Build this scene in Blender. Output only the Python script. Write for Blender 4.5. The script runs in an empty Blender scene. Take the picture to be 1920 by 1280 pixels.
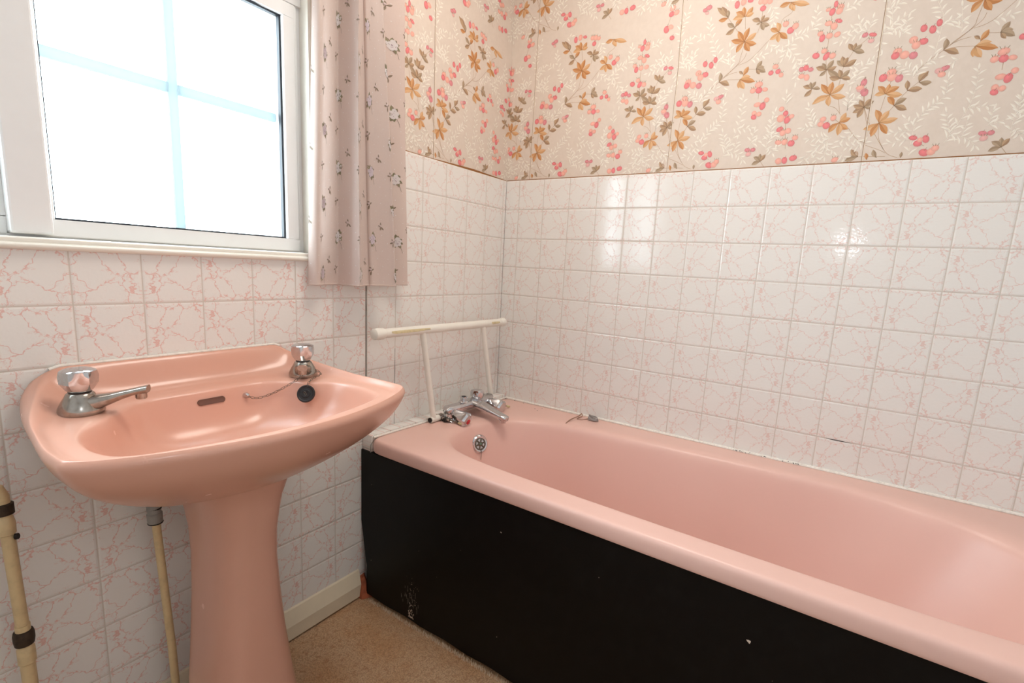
import bpy, bmesh, math, random
from mathutils import Vector, Matrix, noise
random.seed(4)
PI = math.pi
SC = bpy.context.scene
COL = SC.collection

# ------------------------------------------------------------------ camera, world, lights, exposure
CAM = Vector((-1.6297524, -1.1617452, 1.0439388))
AX_R = Vector((0.5453228, -0.83641659, 0.0550484))
AX_U = Vector((0.11380438, 0.13894202, 0.98373964))
AX_F = Vector((0.83046469, 0.53019091, -0.17095613))
cd = bpy.data.cameras.new('camera'); cam = bpy.data.objects.new('camera', cd); COL.objects.link(cam)
m = Matrix((AX_R, AX_U, -AX_F)).transposed().to_4x4(); m.translation = CAM
cam.matrix_world = m
cd.sensor_width = 36.0; cd.lens = 932.744 / 1920 * 36
cd.shift_x = -22.187 / 1920; cd.shift_y = 21.39 / 1920
cd.clip_start = 0.02
SC.camera = cam

SC.view_settings.view_transform = 'Standard'; SC.view_settings.look = 'None'
SC.view_settings.gamma = 1; SC.view_settings.use_curve_mapping = False
SC.view_settings.exposure = 0.06

W = bpy.data.worlds.new('overcast_sky'); SC.world = W; W.use_nodes = True
bg = W.node_tree.nodes['Background']
bg.inputs[0].default_value = (0.84, 0.92, 1.0, 1); bg.inputs[1].default_value = 13.0

def area(name, loc, target, sx, sy, power, colr, portal=False, spread=None):
    l = bpy.data.lights.new(name, 'AREA'); l.shape = 'RECTANGLE'; l.size = sx; l.size_y = sy
    l.energy = power; l.color = colr
    if portal: l.cycles.is_portal = True
    if spread: l.spread = spread
    o = bpy.data.objects.new(name, l); COL.objects.link(o); o.location = loc
    o.rotation_euler = (Vector(target) - Vector(loc)).to_track_quat('-Z', 'Y').to_euler()
    return o
area('window_daylight', (-1.42, 0.16, 1.42), (-1.42, -1, 1.42), 1.16, .72, 1, (1, 1, 1), portal=True)
area('ceiling_fill_light', (-.70, -.62, 2.26), (-.70, -.62, 0), .5, .5, 9.5, (1.0, .91, .81))  # added warm fill from above, in place of flash bounced off the ceiling
fl = bpy.data.lights.new('camera_flash', 'POINT'); fl.energy = 2.0; fl.color = (.93, .96, 1); fl.shadow_soft_size = .045
fo = bpy.data.objects.new('camera_flash', fl); COL.objects.link(fo); fo.location = (-1.64, -1.12, 1.26)

# ------------------------------------------------------------------ helpers
def lin(c):
    c = c / 255.0
    return c / 12.92 if c <= .04045 else ((c + .055) / 1.055) ** 2.4
def rgb(r, g, b): return (lin(r), lin(g), lin(b), 1.0)

class NB:
    """small wrapper for math on shader sockets"""
    def __init__(s, nt, sock): s.nt = nt; s.s = sock
    def _b(s, op, o, rev=False, third=None):
        n = s.nt.nodes.new('ShaderNodeMath'); n.operation = op
        a, b = (o, s) if rev else (s, o)
        for i, v in enumerate((a, b, third)):
            if v is None: continue
            if isinstance(v, NB): s.nt.links.new(v.s, n.inputs[i])
            else: n.inputs[i].default_value = v
        return NB(s.nt, n.outputs[0])
    def __add__(s, o): return s._b('ADD', o)
    __radd__ = __add__
    def __sub__(s, o): return s._b('SUBTRACT', o)
    def __rsub__(s, o): return s._b('SUBTRACT', o, True)
    def __mul__(s, o): return s._b('MULTIPLY', o)
    __rmul__ = __mul__
    def __truediv__(s, o): return s._b('DIVIDE', o)
    def floor(s): return s._b('FLOOR', None)
    def fract(s): return s._b('FRACT', None)
    def abs(s): return s._b('ABSOLUTE', None)
    def min(s, o): return s._b('MINIMUM', o)
    def max(s, o): return s._b('MAXIMUM', o)
    def lt(s, o): return s._b('LESS_THAN', o)
    def gt(s, o): return s._b('GREATER_THAN', o)
    def step(s, lo, hi):
        n = s.nt.nodes.new('ShaderNodeMapRange'); n.interpolation_type = 'SMOOTHSTEP'
        s.nt.links.new(s.s, n.inputs[0]); n.inputs[1].default_value = lo; n.inputs[2].default_value = hi
        n.inputs[3].default_value = 0; n.inputs[4].default_value = 1
        return NB(s.nt, n.outputs[0])
def comb(nt, x, y, z=0.0):
    n = nt.nodes.new('ShaderNodeCombineXYZ')
    for i, v in enumerate((x, y, z)):
        if isinstance(v, NB): nt.links.new(v.s, n.inputs[i])
        else: n.inputs[i].default_value = v
    return n.outputs[0]
def noise_n(nt, vec, scale, detail=3, rough=.5, out='Fac'):
    n = nt.nodes.new('ShaderNodeTexNoise'); n.inputs['Scale'].default_value = scale
    n.inputs['Detail'].default_value = detail; n.inputs['Roughness'].default_value = rough
    if vec is not None: nt.links.new(vec, n.inputs['Vector'])
    return NB(nt, n.outputs[0]) if out == 'Fac' else n.outputs[1]
def voro(nt, vec, scale, feat='F1', out=0):
    n = nt.nodes.new('ShaderNodeTexVoronoi'); n.feature = feat; n.inputs['Scale'].default_value = scale
    nt.links.new(vec, n.inputs['Vector'])
    return NB(nt, n.outputs[out])
def mixc(nt, fac, a, b):
    n = nt.nodes.new('ShaderNodeMix'); n.data_type = 'RGBA'
    if isinstance(fac, NB): nt.links.new(fac.s, n.inputs[0])
    else: n.inputs[0].default_value = fac
    for i, v in ((6, a), (7, b)):
        if isinstance(v, tuple): n.inputs[i].default_value = v
        else: nt.links.new(v, n.inputs[i])
    return n.outputs[2]
def bump(nt, h, strength, dist):
    n = nt.nodes.new('ShaderNodeBump'); n.inputs['Strength'].default_value = strength
    n.inputs['Distance'].default_value = dist
    nt.links.new(h.s if isinstance(h, NB) else h, n.inputs['Height'])
    return n.outputs[0]
def newmat(name, base=(.8, .8, .8, 1), rough=.5, metal=0., coat=0., spec=.5):
    mt = bpy.data.materials.new(name); mt.use_nodes = True
    p = mt.node_tree.nodes['Principled BSDF']
    p.inputs['Base Color'].default_value = base; p.inputs['Roughness'].default_value = rough
    p.inputs['Metallic'].default_value = metal; p.inputs['Coat Weight'].default_value = coat
    p.inputs['Coat Roughness'].default_value = .14; p.inputs['Specular IOR Level'].default_value = spec
    return mt, mt.node_tree, p
def position(nt):
    g = nt.nodes.new('ShaderNodeNewGeometry')
    s = nt.nodes.new('ShaderNodeSeparateXYZ'); nt.links.new(g.outputs['Position'], s.inputs[0])
    return g.outputs['Position'], NB(nt, s.outputs[0]), NB(nt, s.outputs[1]), NB(nt, s.outputs[2])

class G:
    """collects faces for ONE mesh object"""
    def __init__(s): s.v = []; s.f = []; s.m = []; s.c = []
    def add(s, vs, fs, mi=0, col=None):
        o = len(s.v); s.v += [tuple(p) for p in vs]
        for f in fs:
            s.f.append(tuple(o + i for i in f)); s.m.append(mi)
            if col is not None: s.c.append(col)
    def box(s, a, b, mi=0):
        x0, y0, z0 = a; x1, y1, z1 = b
        s.add([(x0, y0, z0), (x1, y0, z0), (x1, y1, z0), (x0, y1, z0), (x0, y0, z1), (x1, y0, z1), (x1, y1, z1), (x0, y1, z1)],
              [(0, 3, 2, 1), (4, 5, 6, 7), (0, 1, 5, 4), (1, 2, 6, 5), (2, 3, 7, 6), (3, 0, 4, 7)], mi)
    def rings(s, R, mi=0, cap0=True, cap1=True, closed=True):
        n = len(R[0]); vs = [p for r in R for p in r]; fs = []
        for i in range(len(R) - 1):
            for j in range(n if closed else n - 1):
                k = (j + 1) % n
                fs.append((i * n + j, i * n + k, (i + 1) * n + k, (i + 1) * n + j))
        if cap0: fs.append(tuple(range(n))[::-1])
        if cap1: fs.append(tuple((len(R) - 1) * n + j for j in range(n)))
        s.add(vs, fs, mi)
    def lathe(s, base, axis, prof, n=32, mi=0, poly=0):
        """prof: list of (height, radius[, polygon blend])"""
        ax = Vector(axis).normalized(); u = ax.orthogonal().normalized(); w = ax.cross(u)
        b = Vector(base); R = []
        for q in prof:
            h, r = q[0], max(q[1], 1e-5); pb = q[2] if len(q) > 2 else 0
            ring = []
            for j in range(n):
                t = 2 * PI * j / n; rr = r
                if poly and pb:
                    st = 2 * PI / poly; d = (t % st) - st / 2
                    rr = r * ((1 - pb) + pb * math.cos(st / 2) / math.cos(d))
                ring.append(b + ax * h + (u * math.cos(t) + w * math.sin(t)) * rr)
            R.append(ring)
        s.rings(R, mi)
    def tube(s, pts, r, n=16, mi=0, cap=True):
        P = [Vector(p) for p in pts]; R = []
        rs = r if isinstance(r, (list, tuple)) else [r] * len(P)
        t0 = (P[1] - P[0]).normalized(); u = t0.orthogonal().normalized()
        for i, p in enumerate(P):
            a = P[max(i - 1, 0)]; b = P[min(i + 1, len(P) - 1)]
            t = (b - a).normalized(); u = (u - t * u.dot(t)).normalized(); w = t.cross(u)
            R.append([p + (u * math.cos(2 * PI * j / n) + w * math.sin(2 * PI * j / n)) * rs[i] for j in range(n)])
        s.rings(R, mi, cap, cap)
    def torus(s, c, nrm, tx, R, r, L=0, n=14, k=6, mi=0):
        """oval link: long axis tx with extra half length L"""
        nrm = Vector(nrm).normalized(); tx = Vector(tx); tx = (tx - nrm * tx.dot(nrm)).normalized(); ty = nrm.cross(tx); c = Vector(c)
        rings = []
        for i in range(n):
            a = 2 * PI * i / n; d = tx * math.cos(a) + ty * math.sin(a)
            cc = c + d * R + tx * (L if math.cos(a) > 0 else -L)
            rings.append([cc + (d * math.cos(2 * PI * j / k) + nrm * math.sin(2 * PI * j / k)) * r for j in range(k)])
        rings.append(rings[0]); s.rings(rings, mi, False, False)
    def build(s, name, mats, parent=None, sharp=35, bevel=0, subsurf=0, smooth=True, weld=True):
        me = bpy.data.meshes.new(name); me.from_pydata(s.v, [], s.f)
        if not isinstance(mats, (list, tuple)): mats = [mats]
        for q in mats: me.materials.append(q)
        for p, mi in zip(me.polygons, s.m): p.material_index = mi
        if s.c:
            at = me.color_attributes.new('Col', 'FLOAT_COLOR', 'CORNER')
            buf = []
            for p, c in zip(me.polygons, s.c):
                if isinstance(c, list): buf += [x for q in c for x in q]
                else: buf += list(c) * p.loop_total
            at.data.foreach_set('color', buf)
        bm = bmesh.new(); bm.from_mesh(me)
        if weld and not s.c: bmesh.ops.remove_doubles(bm, verts=bm.verts, dist=1e-6)
        if not s.c: bmesh.ops.recalc_face_normals(bm, faces=bm.faces)
        if bevel:
            sharp = min(sharp, 24)
            ed = [e for e in bm.edges if len(e.link_faces) == 2 and e.calc_face_angle(0) > math.radians(40)]
            bmesh.ops.bevel(bm, geom=ed, offset=bevel, segments=2, affect='EDGES', profile=.5)
        bm.normal_update()
        for f in bm.faces: f.smooth = smooth
        for e in bm.edges:
            if len(e.link_faces) == 2 and e.calc_face_angle(0) > math.radians(sharp): e.smooth = False
        bm.to_mesh(me); bm.free()
        o = bpy.data.objects.new(name, me); COL.objects.link(o)
        if subsurf:
            md = o.modifiers.new('smooth', 'SUBSURF'); md.levels = subsurf; md.render_levels = subsurf
        if parent: o.parent = parent; o.matrix_parent_inverse = parent.matrix_world.inverted() if parent.type != 'EMPTY' else Matrix.Translation(-Vector(parent.location))
        return o
def tag(o, label, cat, group=None):
    o['label'] = label; o['category'] = cat
    if group: o['group'] = group
    return o
def struct(o): o['kind'] = 'structure'; return o
def empty(name, loc, label, cat):
    o = bpy.data.objects.new(name, None); COL.objects.link(o); o.location = loc; o.empty_display_size = .05
    return tag(o, label, cat)
def spline(P, n, closed=True):
    """Catmull-Rom through points P (tuples of any length), n samples per span"""
    out = []; N = len(P); spans = N if closed else N - 1
    for i in range(spans):
        p = [P[(i + k) % N] if closed else P[min(max(i + k, 0), N - 1)] for k in (-1, 0, 1, 2)]
        for j in range(n):
            t = j / n
            out.append(tuple(.5 * (2 * b + (c - a) * t + (2 * a - 5 * b + 4 * c - d) * t * t + (3 * b - a - 3 * c + d) * t ** 3)
                             for a, b, c, d in zip(*p)))
    if not closed: out.append(tuple(P[-1]))
    return out
def sm(t): t = min(max(t, 0), 1); return t * t * (3 - 2 * t)
def pl(x, T):
    if x <= T[0][0]: return T[0][1]
    for (a, va), (b, vb) in zip(T, T[1:]):
        if x <= b: return va + (vb - va) * (x - a) / (b - a)
    return T[-1][1]

# ------------------------------------------------------------------ materials
def tile_material(name, axis, off, z0, T=.108, vein=(226, 172, 158), base=(240, 236, 230), grout=(213, 203, 191), vs=.60):
    mt, nt, p = newmat(name, rough=.13, spec=.5)
    pos, X, Y, Z = position(nt)
    A = X if axis == 'x' else Y
    a = (A + off) / T + 100.0; b = (Z - z0) / T + 100.0
    ia, ib = a.floor(), b.floor(); fa, fb = a - ia, b - ib
    wn = nt.nodes.new('ShaderNodeTexWhiteNoise'); wn.noise_dimensions = '2D'; nt.links.new(comb(nt, ia, ib), wn.inputs['Vector'])
    sp = nt.nodes.new('ShaderNodeSeparateColor'); nt.links.new(wn.outputs['Color'], sp.inputs[0])
    r1, r2 = NB(nt, sp.outputs[0]), NB(nt, sp.outputs[1])
    f1, f2 = r1.gt(.5), r2.gt(.5)
    la = fa + f1 * (1.0 - 2.0 * fa); lb = fb + f2 * (1.0 - 2.0 * fb)
    base_v = comb(nt, la, lb, 3.7)
    def level(vec, sc, det, lo, hi, off, lac=.62):
        m_ = nt.nodes.new('ShaderNodeVectorMath'); m_.operation = 'ADD'; nt.links.new(vec, m_.inputs[0]); m_.inputs[1].default_value = off
        return 1.0 - (noise_n(nt, m_.outputs[0], sc, det, lac) - .5).abs().step(lo, hi)
    ed = fa.min(1.0 - fa).min(fb.min(1.0 - fb))
    def warp(vec, sc, amt, det):
        c_ = noise_n(nt, vec, sc, det, .6, 'c')
        q = nt.nodes.new('ShaderNodeVectorMath'); q.operation = 'SUBTRACT'; nt.links.new(c_, q.inputs[0]); q.inputs[1].default_value = (.5, .5, .5)
        w = nt.nodes.new('ShaderNodeVectorMath'); w.operation = 'SCALE'; nt.links.new(q.outputs[0], w.inputs[0]); w.inputs['Scale'].default_value = amt
        x = nt.nodes.new('ShaderNodeVectorMath'); x.operation = 'ADD'; nt.links.new(vec, x.inputs[0]); nt.links.new(w.outputs[0], x.inputs[1])
        return x.outputs[0]
    wv = warp(warp(base_v, 3.0, .30, 2), 11.0, .16, 4)
    e1 = voro(nt, wv, 2.3, 'DISTANCE_TO_EDGE')
    nz = noise_n(nt, base_v, 14.0, 2)
    v1 = (1.0 - (e1 / (nz * .055 + .004)).step(.25, 1.0)) * noise_n(nt, base_v, 6.0, 2).step(.30, .46)
    v2 = level(base_v, 7.5, 4, .003, .014, (1.3, 8.1, 2.5)) * (1.0 - e1.step(.03, .15)) * nz.step(.42, .55)
    v3 = level(base_v, 9.0, 3, .004, .024, (4.3, 1.1, 7.5)) * (1.0 - ed.step(.03, .16)) * noise_n(nt, base_v, 10.0, 2).step(.46, .6)
    v = v1.max(v2 * .75).max(v3 * .7) * vs
    gl = 1.0 - ed.step(.006, .015)
    c = mixc(nt, v, rgb(*base), rgb(*vein))
    c = mixc(nt, gl, c, rgb(*grout))
    nt.links.new(c, p.inputs['Base Color'])
    rg = gl * .5 + .09; nt.links.new(rg.s, p.inputs['Roughness'])
    h = ed.step(.0, .045) + noise_n(nt, base_v, 17.0, 1) * .20 - v * .10
    nt.links.new(bump(nt, h, .55, .0016), p.inputs['Normal'])
    return mt
Z0 = 1.36296
M_TR = tile_material('white_pink_veined_tiles', 'y', .5631 * .108, Z0, vs=.52)
M_TB = tile_material('white_pink_veined_tiles_window_wall', 'x', .164 * .108, Z0, vs=.52)
M_TL = tile_material('white_pink_veined_tiles_under_window', 'x', .2201 * .108, Z0, vein=(228, 152, 136))
M_LEDGE = tile_material('ledge_tiles', 'x', .164 * .108, Z0 + .2)

def attr_material(name, rough, scale, amt, weave=True, trans=0):
    mt, nt, p = newmat(name, rough=rough, spec=.25)
    a = nt.nodes.new('ShaderNodeAttribute'); a.attribute_name = 'Col'
    pos, X, Y, Z = position(nt)
    n = noise_n(nt, pos, scale, 4, .6)
    c = mixc(nt, n.step(.3, .7) * amt, a.outputs['Color'], mixc(nt, .35, a.outputs['Color'], rgb(150, 120, 95)))
    nt.links.new(c, p.inputs['Base Color'])
    nt.links.new(bump(nt, noise_n(nt, pos, 900, 2), .12, .0006), p.inputs['Normal'])
    return mt, nt, p
M_PAPER, _, _ = attr_material('floral_wallpaper', .55, 60, .18)
M_CLOTH, nt, p = attr_material('floral_curtain_cloth', .45, 300, .12)
p.inputs['Sheen Weight'].default_value = .25
tb = nt.nodes.new('ShaderNodeBsdfTranslucent'); mx = nt.nodes.new('ShaderNodeMixShader'); mx.inputs[0].default_value = .28
at_ = nt.nodes.new('ShaderNodeAttribute'); at_.attribute_name = 'Col'; nt.links.new(at_.outputs['Color'], tb.inputs[0])
nt.links.new(p.outputs[0], mx.inputs[1]); nt.links.new(tb.outputs[0], mx.inputs[2])
nt.links.new(mx.outputs[0], nt.nodes['Material Output'].inputs[0])

def ceramic(name, c, rough=.12, coat=.35):
    mt, nt, p = newmat(name, rgb(*c), rough, coat=coat)
    pos, X, Y, Z = position(nt)
    n = noise_n(nt, pos, 9, 3)
    nt.links.new(mixc(nt, n.step(.35, .7) * .10, rgb(*c), rgb(c[0] - 12, c[1] - 8, c[2] - 6)), p.inputs['Base Color'])
    nt.links.new((noise_n(nt, pos, 25, 3) * .10 + rough).s, p.inputs['Roughness'])
    return mt
M_BASIN = ceramic('pink_glazed_ceramic', (224, 170, 149), .20, .12)
M_BATH = ceramic('pink_acrylic', (238, 195, 182), .30, 0)
def plain(name, c, rough=.5, metal=0., var=.1, scale=40, dark=.7, coat=0., bmp=0):
    mt, nt, p = newmat(name, rgb(*c), rough, metal, coat)
    pos, X, Y, Z = position(nt)
    n = noise_n(nt, pos, scale, 4, .6)
    nt.links.new(mixc(nt, n.step(.4, .75) * var, rgb(*c), rgb(c[0] * dark, c[1] * dark, c[2] * dark)), p.inputs['Base Color'])
    if bmp: nt.links.new(bump(nt, n, bmp, .001), p.inputs['Normal'])
    return mt
M_CHROME, nt, p = newmat('chrome', rgb(205, 205, 208), .08, 1.0)
pos, X, Y, Z = position(nt)
nn = noise_n(nt, pos, 90, 4, .6)
nt.links.new(mixc(nt, nn.step(.5, .8) * .35, rgb(210, 210, 212), rgb(150, 143, 135)), p.inputs['Base Color'])
nt.links.new((nn.step(.35, .75) * .22 + .05).s, p.inputs['Roughness'])
M_DCHROME = plain('dulled_chrome', (172, 166, 158), .22, 1.0, .5, 120, .72)
M_DULL = plain('tarnished_metal', (120, 112, 100), .4, .85, .6, 200, .5)
M_RUBBER = plain('black_rubber', (26, 25, 27), .45, 0, .3, 100, .6)
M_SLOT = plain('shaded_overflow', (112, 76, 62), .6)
M_HOLE = plain('dark_recess', (34, 22, 18), .8)
M_UPVC = plain('white_plastic_frame', (246, 246, 245), .3, 0, .06, 30, .9)
M_GASKET = plain('black_gasket', (20, 24, 34), .5)
M_SILL = plain('cream_gloss_paint', (243, 238, 226), .25, 0, .12, 25, .88, .2)
M_SKIRT = plain('cream_painted_wood', (228, 214, 188), .4, 0, .18, 14, .85, 0, .15)
M_RAIL = plain('white_coated_tube', (244, 239, 228), .35, 0, .18, 30, .9)
M_RAILW = plain('yellowed_plastic', (222, 205, 160), .45, 0, .5, 60, .8)
M_PIPE = plain('cream_painted_pipe', (222, 196, 150), .4, 0, .3, 60, .75, 0, .2)
M_SEAL = plain('white_sealant', (248, 242, 232), .5, 0, .25, 120, .6)
M_MOULD_HOLE = plain('black_mould_and_hole_shade', (40, 32, 28), .8)
M_GREY = plain('grey_plastic', (150, 145, 138), .5, 0, .3, 60, .7)
M_RED = plain('red_dot', (205, 30, 45), .35)
M_GREEN = plain('verdigris', (95, 120, 100), .6)
M_BROWN = plain('bare_brown_wood', (150, 98, 50), .7, 0, .5, 60, .6)
M_BRICK = plain('red_plaster', (172, 92, 58), .8, 0, .6, 50, .6, 0, .5)
M_CEIL = plain('white_ceiling_paint', (242, 242, 242), .85, 0, .05, 5, .95)
M_WALL = plain('cream_wall_paint', (232, 232, 232), .8, 0, .08, 5, .93)
M_CHIP = plain('bare_chipped_board', (226, 208, 190), .8, 0, .6, 300, .6)
M_SCRATCH = plain('pale_scratch', (170, 162, 154), .7, 0, .5, 300, .6)
M_BAR = bpy.data.materials.new('glazing_bar_plastic'); M_BAR.use_nodes = True
nt = M_BAR.node_tree; nt.nodes.remove(nt.nodes['Principled BSDF'])
t1 = nt.nodes.new('ShaderNodeBsdfTranslucent'); t1.inputs[0].default_value = (.318, .345, .352, 1)  # cyan translucency puts the bright window's glow into the bars
t2 = nt.nodes.new('ShaderNodeBsdfDiffuse'); t2.inputs[0].default_value = (.12, .15, .16, 1)
ad = nt.nodes.new('ShaderNodeAddShader'); nt.links.new(t1.outputs[0], ad.inputs[0]); nt.links.new(t2.outputs[0], ad.inputs[1])
nt.links.new(ad.outputs[0], nt.nodes['Material Output'].inputs[0])
M_PANE = bpy.data.materials.new('window_glass'); M_PANE.use_nodes = True
nt = M_PANE.node_tree; nt.nodes.remove(nt.nodes['Principled BSDF'])
t1 = nt.nodes.new('ShaderNodeBsdfTransparent'); t1.inputs[0].default_value = (.93, .97, .97, 1)
t2 = nt.nodes.new('ShaderNodeBsdfGlossy'); t2.inputs['Roughness'].default_value = .15
mx = nt.nodes.new('ShaderNodeMixShader'); mx.inputs[0].default_value = .04; nt.links.new(t1.outputs[0], mx.inputs[1]); nt.links.new(t2.outputs[0], mx.inputs[2])
nt.links.new(mx.outputs[0], nt.nodes['Material Output'].inputs[0])
# black bath panel: painted hardboard, faint brushed marks
M_PANEL, nt, p = newmat('black_painted_board', rgb(12, 12, 13), .45, spec=.18)
pos, X, Y, Z = position(nt)
n = noise_n(nt, pos, 30, 4, .6)
nt.links.new(mixc(nt, n.step(.45, .75) * .6, rgb(11, 11, 12), rgb(20, 19, 19)), p.inputs['Base Color'])
nt.links.new((n * .3 + .25).s, p.inputs['Roughness'])
# carpet
M_CARPET, nt, p = newmat('worn_tan_carpet', rough=.95, spec=.1)
pos, X, Y, Z = position(nt)
n = noise_n(nt, pos, 260, 3, .75); n2 = noise_n(nt, pos, 6, 3, .6); n3 = noise_n(nt, pos, 70, 4, .7)
c = mixc(nt, n2.step(.35, .7) * .6, rgb(214, 178, 142), rgb(202, 150, 102))
c = mixc(nt, n3.step(.48, .68) * .5, c, rgb(168, 116, 80))
c = mixc(nt, n.step(.42, .62) * .5, c, rgb(132, 96, 70))
nt.links.new(c, p.inputs['Base Color'])
nt.links.new(bump(nt, n * 1.0 + n3 * .6, .9, .004), p.inputs['Normal'])

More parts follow.
